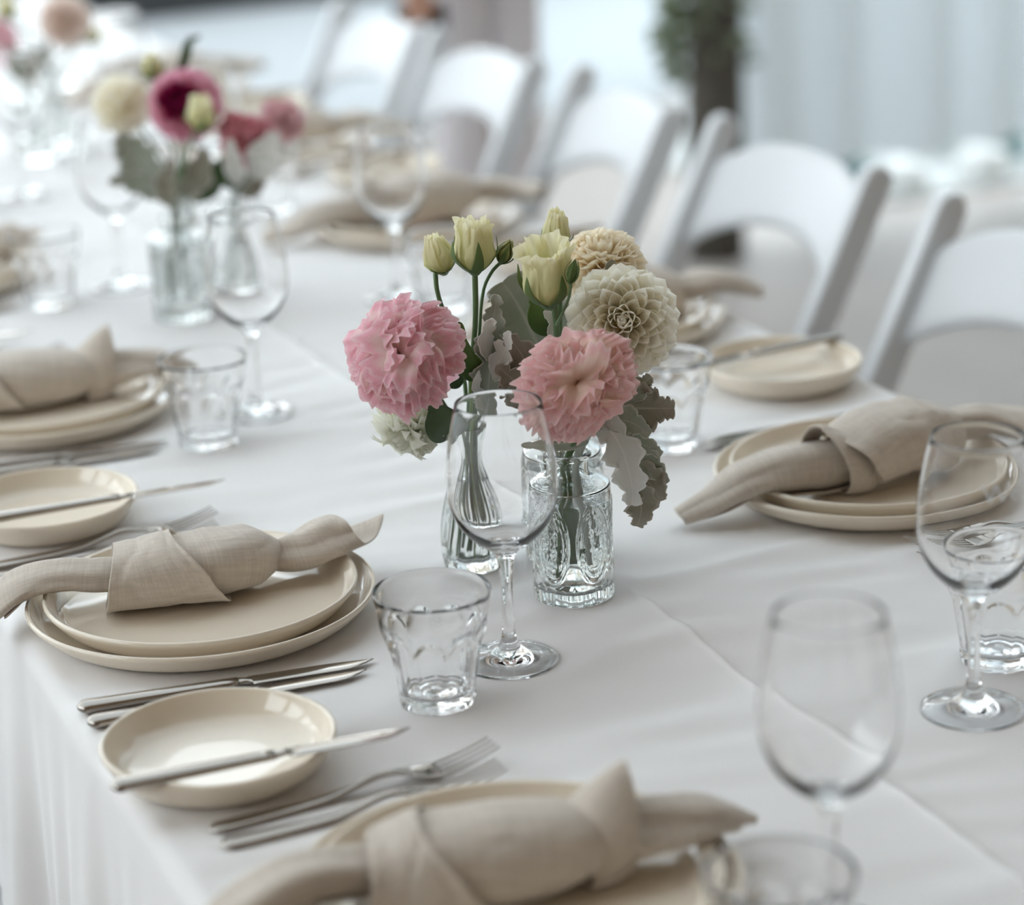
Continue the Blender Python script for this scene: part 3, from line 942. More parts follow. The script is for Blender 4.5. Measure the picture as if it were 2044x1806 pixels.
# ------------------------------------------------------------------ petals, flowers, leaves
def petal_mesh(name, mat, L=1.0, W=.34, cup=.9, curl=.15, point=1.7, nu=9, nv=11, seed=0, narrow=.35):
    rs_ = np.random.RandomState(seed)
    G = np.zeros((nv, nu, 3))
    for i in range(nv):
        v = i / (nv - 1)
        w = W * (narrow + (1 - narrow) * math.sin(PI / 2 * min(1, v / .62)))
        if v > .62: w *= max(0.03, 1 - ((v - .62) / .38) ** point)
        for j in range(nu):
            u = j / (nu - 1) * 2 - 1
            z = cup * w * (u * u) + curl * v * v - .12 * v
            G[i, j] = (u * w * (1 - .25 * cup * u * u), L * v, z)
    G += rs_.normal(0, .002, G.shape)
    return grid_mesh(name, G, mat)

def ruffle_mesh(name, mat, W=.62, amp=.13, seed=0, nu=45, nv=16, cup=.25):
    rs_ = np.random.RandomState(seed)
    ph = rs_.uniform(0, 6.28, 6); kk = rs_.uniform(1.4, 2.3, 3); side = rs_.uniform(-.25, .25); fold = rs_.uniform(-.15, .45); curl = rs_.uniform(.15, .5)
    G = np.zeros((nv, nu, 3))
    for i in range(nv):
        v = i / (nv - 1)
        w = W * (.16 + .84 * math.sin(PI / 2 * min(1, v * 1.1)) ** .9)
        for j in range(nu):
            u = j / (nu - 1) * 2 - 1
            ln = 1 - .26 * abs(u) ** 3.0 + (.045 * math.sin(7 * u + ph[3]) + .025 * math.sin(19 * u + ph[4])) * v
            z = (cup + fold) * w * u * u + .12 * math.sin(PI * v) - curl * v ** 3
            z += amp * v ** 2.5 * math.sin(kk[0] * PI * u + ph[0]) + amp * .55 * v ** 5 * math.sin(kk[1] * 3.2 * PI * u + ph[1]) + amp * .25 * v ** 8 * math.sin(17 * u + ph[5])
            G[i, j] = (u * w + side * v * v, v * ln, z)
    return grid_mesh(name, G, mat)

def petal_matrix(alpha, beta, base_r, length, wid=None, roll=0.0, tilt=0.0, shift=0.0):
    """petal's length along polar direction (alpha from the flower's axis), inner face towards the axis"""
    wid = wid or length
    rad = Vector((math.cos(beta), math.sin(beta), 0)); Z = Vector((0, 0, 1))
    a = alpha + tilt
    y = rad * math.sin(a) + Z * math.cos(a)
    n_ = -rad * math.cos(a) + Z * math.sin(a)
    x = y.cross(n_)
    R = Matrix((x, y, n_)).transposed().to_4x4()
    R = R @ Matrix.Rotation(roll, 4, 'Y')
    d = rad * math.sin(alpha) + Z * math.cos(alpha)
    return Matrix.Translation(d * base_r + Z * shift) @ R @ Matrix.Diagonal((wid, length, length, 1))

def joined(name, items, mat, parent):
    """many small petals of a far flower as one corolla"""
    V, F, UV = [], [], []
    for me, mw in items:
        o = len(V)
        V += [mw @ v.co for v in me.vertices]
        F += [tuple(o + k for k in p.vertices) for p in me.polygons]
        ul = me.uv_layers[0].data
        UV += [tuple(l.uv) for l in ul]
    m2 = bpy.data.meshes.new(name)
    m2.from_pydata(V, [], F)
    u2 = m2.uv_layers.new(name='UVMap')
    u2.data.foreach_set('uv', [c for t in UV for c in t])
    m2.polygons.foreach_set('use_smooth', [True] * len(F))
    m2.materials.append(mat)
    return inst(name, m2, parent)

PET = {}
def dahlia(label, loc, axis, R, mat, n=170, join=False, back=-.5, flat=.92, group=None, name='dahlia', heart=None):
    key = mat.name
    if key not in PET:
        PET[key] = [petal_mesh('petal', mat, 1, .25, .85, .36, 2.6, seed=1), petal_mesh('petal', mat, 1, .31, .70, .14, 3.0, seed=2), petal_mesh('petal', mat, 1, .33, .45, -.10, 3.0, seed=3)]
    e = thing(name, label, 'flower', (loc[0], loc[1], T + loc[2]), 0, group)
    e.rotation_mode = 'QUATERNION'
    e.rotation_quaternion = basis(axis, .3).to_quaternion()
    items = []
    r_ = random.Random(hash(label) % 1000 if False else len(label))
    for i in range(n):
        f = (i + .5) / n
        ca = .99 + (back - .99) * f ** 1.05
        al = math.acos(max(-1, min(1, ca))); be = i * 2.399963 + r_.uniform(-.14, .14)
        k = 0 if al < .5 else (1 if al < 1.15 else 2)
        ln = R * (np.interp(al, [0, .35, .8, 1.6, 2.1], [.44, .56, .62, .66, .62]) + r_.uniform(-.05, .04))
        base = R * np.interp(al, [0, .5, 1.2, 2.2], [.22, .30, .34, .26])
        wid = ln * np.interp(al, [0, .5, 1.2], [.85, 1.0, 1.12])
        items.append((PET[key][k], petal_matrix(al, be, base, ln, wid, r_.uniform(-.25, .25), r_.uniform(-.08, .08) + np.interp(al, [0, .6, 1.4], [-.05, .10, .18]))))
    if join and heart:
        k = int(n * .19)
        joined('heart', items[:k], heart, e); joined('corolla', items[k:], mat, e)
    elif join: joined('corolla', items, mat, e)
    else:
        for me, mw in items: inst('petal', me, e, mw)
    core = lathe('core', [(0, -.36 * R), (.18 * R, -.32 * R), (.32 * R, -.12 * R), (.32 * R, .10 * R), (.18 * R, .27 * R), (0, .30 * R)], mat, e, 20)
    ul = core.data.uv_layers.new(name='UVMap')
    return e

def ruffled(label, loc, axis, R, mat, n=46, join=False, squash=(1, 1, 1), seed=1, group=None, name='lisianthus'):
    key = mat.name + 'r'
    if key not in PET:
        PET[key] = [ruffle_mesh('petal', mat, rnd.uniform(.66, .90), rnd.uniform(.13, .20), 20 + k) for k in range(9)]
    e = thing(name, label, 'flower', (loc[0], loc[1], T + loc[2]), 0, group)
    e.rotation_mode = 'QUATERNION'
    e.rotation_quaternion = basis(axis, .3).to_quaternion()
    e.scale = squash
    r_ = random.Random(seed)
    items = []
    for i in range(n):
        f = (i + .5) / n
        al = .12 + 1.95 * f ** .85 + r_.uniform(-.12, .12); be = i * 2.399963 + r_.uniform(-.5, .5)
        ln = R * (np.interp(al, [0, .5, 1.2, 2.1], [.70, .82, .92, .86]) + r_.uniform(-.07, .05))
        base = R * .08
        items.append((PET[key][r_.randrange(9)], petal_matrix(al, be, base, ln, ln * r_.uniform(.85, 1.1), r_.uniform(-.8, .8) if al < .6 else r_.uniform(-.3, .3), r_.uniform(-.25, .25), r_.uniform(-.12, .12) * R)))
    if join: joined('corolla', items, mat, e)
    else:
        for me, mw in items: inst('petal', me, e, mw)
    return e

def wrapped_bud(label, loc, axis, R, H, mat, openness=.0, n=5, seed=1, group=None, name='lisianthus_bud', sep_len=.62, sepmat=None):
    e = thing(name, label, 'flower bud', (loc[0], loc[1], T + loc[2]), 0, group)
    e.rotation_mode = 'QUATERNION'
    e.rotation_quaternion = basis(axis, seed * 1.1).to_quaternion()
    r_ = np.random.RandomState(seed)
    nv, nu = 15, 31
    def prof(v): return np.interp(v, [0, .12, .35, .6, .85, 1], [.22, .62, 1.0, .92, .60 + .35 * openness, .42 + .75 * openness])
    for k in range(n):
        ph = r_.uniform(0, 6.28, 3)
        th0 = k * 2.4; ext = 2.3
        G = np.zeros((nv, nu, 3))
        top = r_.uniform(.90, 1.05)
        for i in range(nv):
            v = i / (nv - 1)
            for j in range(nu):
                u = j / (nu - 1) * 2 - 1
                th = th0 + u * ext / 2 * (1 - .1 * v)
                rr = R * prof(v) * (.80 + .20 * (k / (n - 1))) * (1 + .05 * u) * (1 + .18 * v ** 3 * math.sin(6 * u + ph[0]) + .10 * v ** 6 * math.sin(14 * u + ph[2]) + .03 * math.sin(6 * v + ph[1]))
                zz = H * v * top * (1 - .16 * v * abs(u) ** 2.2) + H * .035 * v ** 3 * math.sin(8 * u + ph[2])
                if v > .85: rr += R * .18 * (v - .85) / .15 * (openness + .15) * math.sin(3 * u + ph[1]) ** 2
                rr *= 1 + .09 * noise.noise(Vector((u * 3 + k * 5, v * 4, seed * 2.3))) * (.3 + v) + .05 * noise.noise(Vector((u * 8 + k * 3, v * 9, seed)))
                G[i, j] = (rr * math.cos(th), rr * math.sin(th), zz - H * .5)
        sheet('petal', G, mat, e, 0, 1)
    sm = sepmat or M['sepal']
    for k in range(5):
        th = k * 2 * PI / 5 + .3
        G = np.zeros((9, 5, 3))
        for i in range(9):
            v = i / 8
            for j in range(5):
                u = j / 2 - 1
                vv = v * sep_len
                w = R * .36 * (1 - v) ** .7 * (1 if v > 0 else .6)
                rr = R * prof(vv) * 1.06 + R * .10 * v ** 2 + .0006
                t2 = th + u * w / max(rr, .2 * R)
                G[i, j] = (rr * math.cos(t2), rr * math.sin(t2), H * vv - H * .5)
        sheet('sepal', G, sm, e, .0005, 1)
    lathe('receptacle', [(0, -H * .56), (R * .18, -H * .55), (R * .30, -H * .50), (R * .40, -H * .44), (R * .2, -H * .42), (0, -H * .42)], M['stem'], e, 14)
    return e

def stem_of(e, pts, r=.0017, mat=None):
    """a flower's stem is a part of it; pts are table-relative"""
    inv = Matrix.LocRotScale(e.location, e.rotation_quaternion, e.scale).inverted()
    P = [inv @ Vector((p[0], p[1], p[2] + T)) for p in pts]
    sc = 1 / ((e.scale[0] + e.scale[1] + e.scale[2]) / 3)
    return tube('stem', [tuple(p) for p in P], [r * 1.1 * sc, r * sc, r * sc, r * 1.15 * sc], mat or M['stem'], e, 8, 24)

def leaf_grid(spine, W, normal, lobes=5, depth=.35, cup=.25, nv=40, nu=11, droop=0, seed=0, power=.75, wave=.10):
    P = catmull(spine, nv)
    t = np.gradient(P, axis=0); t /= np.linalg.norm(t, axis=1)[:, None]
    nrm = np.array(normal, float)
    s = np.cross(t, nrm); s /= np.linalg.norm(s, axis=1)[:, None]
    u_ = np.cross(s, t)
    rs_ = np.random.RandomState(seed); ph = rs_.uniform(0, 6.28, 4)
    G = np.zeros((nv, nu, 3))
    for i in range(nv):
        v = i / (nv - 1)
        env = W * max(.04, math.sin(PI * min(1, v ** power * .94 + .06)))
        if v > .8: env = max(env * 1.0, W * .5 * math.sqrt(max(0, 1 - ((v - .8) / .2) ** 2)))
        for j in range(nu):
            u = j / (nu - 1) * 2 - 1
            side = 1 if u > 0 else -1
            lob = 1 - depth * (1 - abs(math.sin(PI * lobes * v + (.5 if side > 0 else 0)))) ** 1.3 - depth * .30 * (1 - abs(math.sin(PI * lobes * 2.7 * v + ph[0])))
            w = env * (1 - (1 - lob) * abs(u) ** 1.0)
            sweep = .35 * env * abs(u) ** 1.5
            lift = cup * env * u * u + wave * env * math.sin(2 * PI * lobes * v + ph[1]) * u * abs(u)
            G[i, j] = P[i] + s[i] * u * w + t[i] * sweep + u_[i] * lift
    return G

VIEW = (-.365, -.876, .316)
def leaf(parent, spine, W, mat, normal=VIEW, name='leaf', thick=.0005, **kw):
    G = leaf_grid(spine, W, normal, **kw)
    if parent:
        G = G - np.array(parent.location)
        G[..., 2] += T
    return sheet(name, G, mat, parent, thick, 0)

# ---- the peach posy
VB, VB2, VC = (.098, .098), (.127, .176), (.052, .196)
f = ruffled('pink ruffled lisianthus leaning out of the peach posy', (-0.0235, 0.1270, 0.2093), (-.75, -.62, .42), .0415, M['pink_petal'], 50, seed=3)
f.scale = (1, 1, .9)
stem_of(f, [(-0.0035, 0.1403, 0.1880), (0.0325, 0.1794, 0.1368), (0.0473, 0.1983, 0.1060), (0.0473, 0.1983, 0.0880), (0.0408, 0.2016, 0.0150)])
f = ruffled('peach ruffled lisianthus in front, between silver leaves and cream dahlia', (0.0817, 0.0420, 0.1909), (-.30, -.80, .48), .0445, M['peach_petal'], 54, squash=(1, .80, .85), seed=9)
stem_of(f, [(0.0915, 0.0574, 0.1726), (0.0991, 0.0759, 0.1462), (0.0914, 0.0939, 0.1120), (0.0914, 0.0939, 0.0900), (0.0836, 0.0890, 0.0220)])
f = dahlia('big round cream dahlia facing forward in the peach posy', (0.1428, 0.0880, 0.2207), (-.42, -.84, .28), .0455, M['cream_petal'], 240)
stem_of(f, [(0.1529, 0.1131, 0.1970), (0.1328, 0.1160, 0.1419), (0.1009, 0.1052, 0.1120), (0.1009, 0.1052, 0.0900), (0.1044, 0.1138, 0.0250)])
f = dahlia('cream dahlia turned upward behind the big round one', (0.1568, 0.1515, 0.2467), (-.15, -.30, .92), .036, M['peach_dahlia'], 200)
stem_of(f, [(0.1607, 0.1640, 0.2270), (0.1552, 0.1717, 0.1570), (0.1324, 0.1817, 0.1120), (0.1324, 0.1817, 0.0900), (0.1387, 0.1883, 0.0200)])
f = ruffled('greenish white ruffled flower hanging under the pink lisianthus', (-0.0026, 0.1746, 0.1398), (-.35, -.60, -.55), .029, M['white_petal'], 30, seed=15)
stem_of(f, [(0.0125, 0.1824, 0.1414), (0.0433, 0.1912, 0.1276), (0.0509, 0.2011, 0.1060), (0.0509, 0.2011, 0.0880), (0.0494, 0.2082, 0.0150)])

b = wrapped_bud('closed crinkled cream green bud on a bent stem, peach posy', (0.0278, 0.1760, 0.2710), (-.25, .0, .95), .0130, .033, M['bud_petal'], .05, 6, seed=2, sep_len=.16)
stem_of(b, [(0.0249, 0.1772, 0.2555), (0.0262, 0.1766, 0.2373), (0.0390, 0.1821, 0.1974), (0.0500, 0.1884, 0.1525), (0.0473, 0.1938, 0.1060), (0.0473, 0.1938, 0.0880), (0.0407, 0.1907, 0.0140)], .0018)
b = wrapped_bud('opening cream green bud with frilled top on a straight stem, peach posy', (0.0439, 0.1422, 0.2826), (-.02, .0, 1), .0168, .043, M['bud_petal'], .42, 6, seed=5, sep_len=.66)
stem_of(b, [(0.0441, 0.1421, 0.2624), (0.0446, 0.1473, 0.2212), (0.0448, 0.1635, 0.1682), (0.0552, 0.1919, 0.1060), (0.0552, 0.1919, 0.0880), (0.0597, 0.1861, 0.0140)], .0021)
b = wrapped_bud('small tight green bud on a curved stem, peach posy', (0.0706, 0.1419, 0.2735), (.45, -.1, .85), .0068, .019, M['bud_green'], -.35, 4, seed=7, sep_len=.9)
stem_of(b, [(0.0674, 0.1432, 0.2665), (0.0592, 0.1467, 0.2573), (0.0524, 0.1495, 0.2397), (0.0495, 0.1561, 0.1940), (0.0572, 0.1959, 0.1060), (0.0572, 0.1959, 0.0880), (0.0645, 0.1958, 0.0140)], .0013)
b = wrapped_bud('half open pale yellow lisianthus at the middle of the peach posy', (0.0825, 0.0936, 0.2656), (-.12, -.15, 1), .0205, .054, M['bud_petal'], .75, 6, seed=11, sep_len=.62)
stem_of(b, [(0.0913, 0.1008, 0.2392), (0.0965, 0.1094, 0.2185), (0.1040, 0.1280, 0.1844), (0.1194, 0.1778, 0.1120), (0.1194, 0.1778, 0.0900), (0.1105, 0.1800, 0.0200)], .0026)
b = wrapped_bud('topmost pale green bud of the peach posy', (0.1068, 0.1268, 0.2888), (.06, -.1, 1), .0115, .031, M['bud_petal'], .15, 6, seed=13, sep_len=.45)
stem_of(b, [(0.1078, 0.1264, 0.2748), (0.1086, 0.1261, 0.2569), (0.1153, 0.1450, 0.1867), (0.1292, 0.1685, 0.1120), (0.1292, 0.1685, 0.0900), (0.1318, 0.1597, 0.0200)], .0016)
b = wrapped_bud('tiny dark green bud beside the pale yellow lisianthus', (0.0929, 0.0676, 0.2714), (.25, -.1, 1), .0048, .019, M['sepal'], -.4, 4, seed=17, sep_len=.95)
stem_of(b, [(0.0917, 0.0681, 0.2656), (0.0906, 0.0707, 0.2512), (0.0910, 0.0847, 0.2354), (0.0933, 0.1021, 0.2215)], .0011)

def sprig(label, at, name='leaf_sprig'):
    return thing(name, label, 'foliage', (at[0], at[1], T + at[2]))
# big grey green leaf behind
s = sprig('broad grey green toothed leaf standing behind the yellow lisianthus', (VB2[0] - .002, VB2[1] + .002, .10))
leaf(s, [(0.1111, 0.1662, 0.1695), (0.1035, 0.1715, 0.1943), (0.0942, 0.1776, 0.2191), (0.0833, 0.1821, 0.2393)], .040, M['dusty'], lobes=7, depth=.16, nv=60, seed=3, power=.62)
tube('stem', np.array([(0.1111, 0.1662, 0.1695), (0.1240, 0.1684, 0.1375), (0.1216, 0.1703, 0.1120), (0.1216, 0.1703, 0.0900), (0.1153, 0.1637, 0.0300)]) - np.array([VB2[0] - .002, VB2[1] + .002, .10]), .0018, M['pale_stem'], s, 8, 20)
# silver leaf in the middle of the carafe
s = sprig('tall silver grey lobed leaf rising from the fluted vase', (VC[0], VC[1], .10))
leaf(s, [(0.0596, 0.1768, 0.1289), (0.0531, 0.1492, 0.1624), (0.0489, 0.1293, 0.1967), (0.0496, 0.1225, 0.2263), (0.0506, 0.1156, 0.2484)], .0165, M['dusty'], lobes=4.5, depth=.62, nv=70, seed=5, power=.8, wave=.25)
leaf(s, [(0.0514, 0.1326, 0.1752), (0.0506, 0.1134, 0.1984), (0.0522, 0.1041, 0.2105), (0.0508, 0.0917, 0.2248)], .0110, M['silver'], lobes=3, depth=.55, seed=6, normal=(-.75, -.6, .3))
leaf(s, [(0.0541, 0.1596, 0.1450), (0.0405, 0.1415, 0.1624), (0.0350, 0.1307, 0.1763), (0.0342, 0.1202, 0.1892)], .0085, M['silver'], lobes=2, depth=.5, seed=7, normal=(.2, -.9, .3))
leaf(s, [(0.0458, 0.1284, 0.1934), (0.0406, 0.1197, 0.2124), (0.0421, 0.1148, 0.2253), (0.0460, 0.1088, 0.2301)], .0085, M['silver'], lobes=2, depth=.5, seed=17, normal=(.1, -.9, .3))
tube('stem', np.array([(0.0544, 0.1541, 0.1568), (0.0597, 0.1768, 0.1297), (0.0553, 0.2000, 0.1060), (0.0553, 0.2000, 0.0880), (0.0599, 0.2057, 0.0150)]) - np.array([VC[0], VC[1], .10]), .0022, M['pale_stem'], s, 8, 20)
# brown grey leaves between
s = sprig('brownish grey lobed leaf tucked between the two ruffled lisianthus', (VB[0] - .003, VB[1] + .003, .11))
leaf(s, [(0.0797, 0.1164, 0.1586), (0.0732, 0.1137, 0.1827), (0.0665, 0.1111, 0.2005), (0.0532, 0.1058, 0.2170)], .0190, M['dusty_brown'], lobes=3.5, depth=.45, nv=50, seed=8)
leaf(s, [(0.0704, 0.1095, 0.1620), (0.0601, 0.1084, 0.1781), (0.0514, 0.1066, 0.1880), (0.0438, 0.1076, 0.1949)], .0120, M['dusty_brown'], lobes=3, depth=.5, seed=9)
leaf(s, [(0.0666, 0.1111, 0.1561), (0.0591, 0.1120, 0.1672), (0.0521, 0.1117, 0.1745), (0.0475, 0.1082, 0.1802)], .0100, M['dusty_brown'], lobes=2.5, depth=.5, seed=19)
tube('stem', np.array([(0.0792, 0.1167, 0.1627), (0.0844, 0.1145, 0.1379), (0.0920, 0.1030, 0.1120), (0.0920, 0.1030, 0.0900), (0.0850, 0.1089, 0.0300)]) - np.array([VB[0] - .003, VB[1] + .003, .11]), .0016, M['pale_stem'], s, 8, 20)
# right toothed leaf
s = sprig('toothed grey brown leaf jutting out beside the peach lisianthus', (VB[0] + .006, VB[1] + .004, .11))
leaf(s, [(0.1325, 0.0782, 0.1522), (0.1429, 0.0685, 0.1552), (0.1554, 0.0633, 0.1546), (0.1691, 0.0554, 0.1545)], .0215, M['dusty_brown'], lobes=4.5, depth=.28, nv=60, seed=12, normal=(-.30, -.92, .15), power=.62)
leaf(s, [(0.1402, 0.0696, 0.1614), (0.1450, 0.0676, 0.1692), (0.1496, 0.0678, 0.1745), (0.1564, 0.0683, 0.1785)], .0100, M['dusty'], lobes=3, depth=.4, seed=13)
tube('stem', np.array([(0.1328, 0.0781, 0.1522), (0.1181, 0.0896, 0.1392), (0.1058, 0.0974, 0.1120), (0.1058, 0.0974, 0.0900), (0.1150, 0.0968, 0.0400)]) - np.array([VB[0] + .006, VB[1] + .004, .11]), .0018, M['pale_stem'], s, 8, 20)
# drooping dusty miller
s = sprig('silver dusty miller sprig drooping over the side of the embossed bottle', (VB[0] + .008, VB[1] - .004, .11), 'dusty_miller_sprig')
leaf(s, [(0.1061, 0.0676, 0.1522), (0.1157, 0.0527, 0.1427), (0.1227, 0.0466, 0.1223), (0.1272, 0.0468, 0.0990), (0.1277, 0.0488, 0.0848)], .0180, M['silver'], lobes=4, depth=.55, nv=60, seed=21, normal=(-.55, -.80, .25))
for k, (p, w, mt, sd) in enumerate([
    ([(0.1109, 0.0601, 0.1494), (0.1216, 0.0557, 0.1529), (0.1330, 0.0531, 0.1489), (0.1454, 0.0512, 0.1381)], .0130, 'dusty', 31),
    ([(0.1201, 0.0563, 0.1361), (0.1316, 0.0537, 0.1328), (0.1435, 0.0520, 0.1293), (0.1555, 0.0524, 0.1198)], .0105, 'dusty', 32),
    ([(0.1253, 0.0563, 0.1250), (0.1372, 0.0546, 0.1194), (0.1490, 0.0529, 0.1097), (0.1594, 0.0529, 0.0956)], .0130, 'dusty', 33),
    ([(0.1275, 0.0554, 0.1127), (0.1386, 0.0540, 0.1051), (0.1486, 0.0531, 0.0933), (0.1548, 0.0548, 0.0814)], .0160, 'dusty_brown', 34),
    ([(0.1299, 0.0522, 0.1010), (0.1351, 0.0522, 0.0898), (0.1375, 0.0534, 0.0767), (0.1352, 0.0565, 0.0637)], .0150, 'dusty_brown', 35),
    ([(0.1109, 0.0601, 0.1486), (0.1000, 0.0592, 0.1523), (0.0891, 0.0584, 0.1527), (0.0794, 0.0603, 0.1490)], .0080, 'dusty', 36),
    ([(0.1082, 0.0829, 0.1297), (0.0913, 0.0878, 0.1299), (0.0744, 0.0927, 0.1306), (0.0582, 0.0972, 0.1316)], .0058, 'dusty', 37),
    ([(0.1091, 0.0609, 0.1487), (0.1121, 0.0596, 0.1546), (0.1148, 0.0585, 0.1605), (0.1173, 0.0574, 0.1636)], .0070, 'silver', 38)]):
    leaf(s, p, w, M[mt], lobes=3.4 if k not in (5, 6, 7) else 1, depth=.30 if k not in (5, 6, 7) else .04, nv=40, seed=sd, power=.7)
tube('stem', np.array([(0.1130, 0.0560, 0.1446), (0.1078, 0.0668, 0.1513), (0.1068, 0.0835, 0.1428), (0.0999, 0.0904, 0.1120), (0.0999, 0.0904, 0.0900), (0.1021, 0.0815, 0.0300)]) - np.array([VB[0] + .008, VB[1] - .004, .11]), .0024, M['pale_stem'], s, 8, 24)
# small leaf peeping over the dahlia
s = sprig('small grey leaf tip peeping between the two cream dahlias', (VB2[0] + .003, VB2[1] - .003, .11))
leaf(s, [(0.1476, 0.1272, 0.2270), (0.1460, 0.1181, 0.2434), (0.1460, 0.1148, 0.2521), (0.1443, 0.1069, 0.2648)], .0100, M['dusty_brown'], lobes=3, depth=.3, seed=41)
tube('stem', np.array([(0.1476, 0.1272, 0.2270), (0.1465, 0.1493, 0.1725), (0.1346, 0.1742, 0.1120), (0.1346, 0.1742, 0.0900), (0.1435, 0.1720, 0.0300)]) - np.array([VB2[0] + .003, VB2[1] - .003, .11]), .0015, M['pale_stem'], s, 8, 20)
# green lisianthus leaves
s = sprig('fresh green pointed leaves beside the bud stems of the fluted vase', (VC[0] - .002, VC[1] - .003, .11))
for p, w, mt, sd in [([(0.0429, 0.1534, 0.1711), (0.0362, 0.1454, 0.1865), (0.0285, 0.1378, 0.2058), (0.0239, 0.1288, 0.2278)], .0085, 'green_leaf', 51),
                     ([(0.0289, 0.1701, 0.1241), (0.0116, 0.1405, 0.1428), (0.0042, 0.1327, 0.1563), (0.0001, 0.1301, 0.1687)], .0150, 'dark_leaf', 52),
                     ([(0.0374, 0.1666, 0.1645), (0.0285, 0.1594, 0.1739), (0.0208, 0.1518, 0.1812), (0.0113, 0.1504, 0.1802)], .0075, 'dark_leaf', 53),
                     ([(0.0414, 0.1541, 0.1774), (0.0440, 0.1476, 0.1827), (0.0445, 0.1419, 0.1881), (0.0438, 0.1422, 0.1963)], .0070, 'green_leaf', 54)]:
    leaf(s, p, w, M[mt], lobes=1, depth=.0, cup=.35, seed=sd, power=.7, wave=.1)
tube('stem', np.array([(0.0422, 0.1537, 0.1794), (0.0452, 0.1687, 0.1502), (0.0508, 0.1909, 0.1060), (0.0508, 0.1909, 0.0880), (0.0491, 0.1838, 0.0150)]) - np.array([VC[0] - .002, VC[1] - .003, .11]), .0016, M['stem_young'], s, 8, 20)
s = sprig('dark glossy leaf and pale curled leaf under the yellow lisianthus', (VB2[0] - .003, VB2[1] - .004, .11))
leaf(s, [(0.1016, 0.1344, 0.2036), (0.0953, 0.1316, 0.2154), (0.0914, 0.1333, 0.2257), (0.0893, 0.1341, 0.2386)], .0105, M['green_leaf'], lobes=1, depth=0, cup=.3, seed=61)
leaf(s, [(0.1019, 0.1289, 0.1968), (0.0986, 0.1248, 0.2125), (0.0958, 0.1206, 0.2219), (0.0897, 0.1177, 0.2287)], .0085, M['silver'], lobes=2, depth=.5, seed=62, normal=(.4, -.8, .2))
tube('stem', np.array([(0.1030, 0.1339, 0.1995), (0.1135, 0.1511, 0.1605), (0.1248, 0.1835, 0.1120), (0.1248, 0.1835, 0.0900), (0.1222, 0.1923, 0.0200)]) - np.array([VB2[0] - .003, VB2[1] - .004, .11]), .0016, M['stem_young'], s, 8, 20)

# ---- the magenta posy
v2 = [(.066, 1.090), (.142, 1.112), (.100, 1.160)]
vase('bottle', *v2[0], 'embossed glass bottle holding the magenta dahlia', .3)
vase('carafe', *v2[1], 'fluted glass vase holding dusky red and pale pink blooms', .2)
vase('carafe', *v2[2], 'fluted glass vase behind the magenta dahlia bottle', .7)
SLOT = {}
def neck_slot(v):
    k = SLOT[v] = SLOT.get(v, -1) + 1
    a = .6 + k * 2 * PI / 4
    return .0042 * math.cos(a), .0042 * math.sin(a)
def up_stem(e, v, r=.0018, z=.112):
    dx, dy = neck_slot(v)
    p = np.array(e.location) - np.array([0, 0, T])
    stem_of(e, [tuple(p * .98 + np.array([v[0], v[1], p[2]]) * .02 - np.array([0, 0, .004])), tuple((p + np.array([v[0] + dx, v[1] + dy, z * 1.15])) / 2), (v[0] + dx, v[1] + dy, z), (v[0] + dx, v[1] + dy, .09), (v[0] + 2.2 * dx, v[1] + 2.2 * dy, .02)], r)
e = dahlia('magenta dahlia with dark centre in the second posy', (.090, 1.092, .240), (-.5, -.8, .35), .0440, M['magenta'], 150, True, back=-.25, heart=M['magenta_heart']); up_stem(e, v2[0])
e = dahlia('cream dahlia beside the magenta one', (.035, 1.159, .236), (-.6, -.5, .5), .037, M['cream_petal'], 120, True); up_stem(e, v2[2])
e = ruffled('dusky red ruffled bloom in the magenta posy', (.150, 1.068, .198), (.1, -.6, .7), .030, M['crimson'], 34, True, seed=31); up_stem(e, v2[1])
e = ruffled('pale pink ruffled bloom beside the dusky red one', (.206, 1.106, .207), (.5, -.5, .6), .026, M['pale_pink'], 30, True, seed=33); up_stem(e, v2[1])
e = wrapped_bud('pale yellow green bud in front of the magenta dahlia', (.085, 1.017, .242), (0, -.3, 1), .0165, .040, M['bud_petal'], .3, 5, seed=21); up_stem(e, v2[0])
e = wrapped_bud('olive bud above the magenta dahlia', (.072, 1.154, .276), (0, 0, 1), .0130, .030, M['bud_petal'], .1, 5, seed=22, sep_len=.8); up_stem(e, v2[2])
def simple_sprig(label, v, leaves, z=.115, zb=.02):
    s = sprig(label, (v[0], v[1], z - .005))
    dx, dy = neck_slot(v)
    for p, w, mt, lo, dp, sd in leaves:
        leaf(s, p, w, M[mt], lobes=lo, depth=dp, seed=sd)
        tube('stem', np.array([p[0], (np.array(p[0]) + np.array([v[0] + dx, v[1] + dy, z * 1.1])) / 2, (v[0] + dx, v[1] + dy, z), (v[0] + dx, v[1] + dy, .09), (v[0] + 2.2 * dx, v[1] + 2.2 * dy, zb)]) - np.array([v[0], v[1], z - .005]), .0014, M['pale_stem'], s, 6, 14)
    return s
simple_sprig('thin dark sprig with tiny leaves rising above the magenta posy', v2[2],
    [([(.100, 1.160, .225), (.101, 1.160, .255), (.106, 1.158, .275), (.112, 1.156, .290)], .0035, 'dark_leaf', 1, 0, 71),
     ([(.102, 1.160, .255), (.112, 1.158, .280), (.118, 1.156, .298), (.130, 1.152, .304)], .0060, 'dark_leaf', 1, 0, 72)])
simple_sprig('broad pale silver leaf at the front of the magenta posy', v2[1],
    [([(.150, 1.050, .158), (.153, 1.025, .178), (.156, 1.015, .194), (.167, 1.008, .213)], .0200, 'silver', 1, .05, 73),
     ([(.132, 1.06, .15), (.124, 1.035, .172), (.119, 1.025, .192), (.115, 1.015, .212)], .0120, 'silver', 2, .1, 74)])
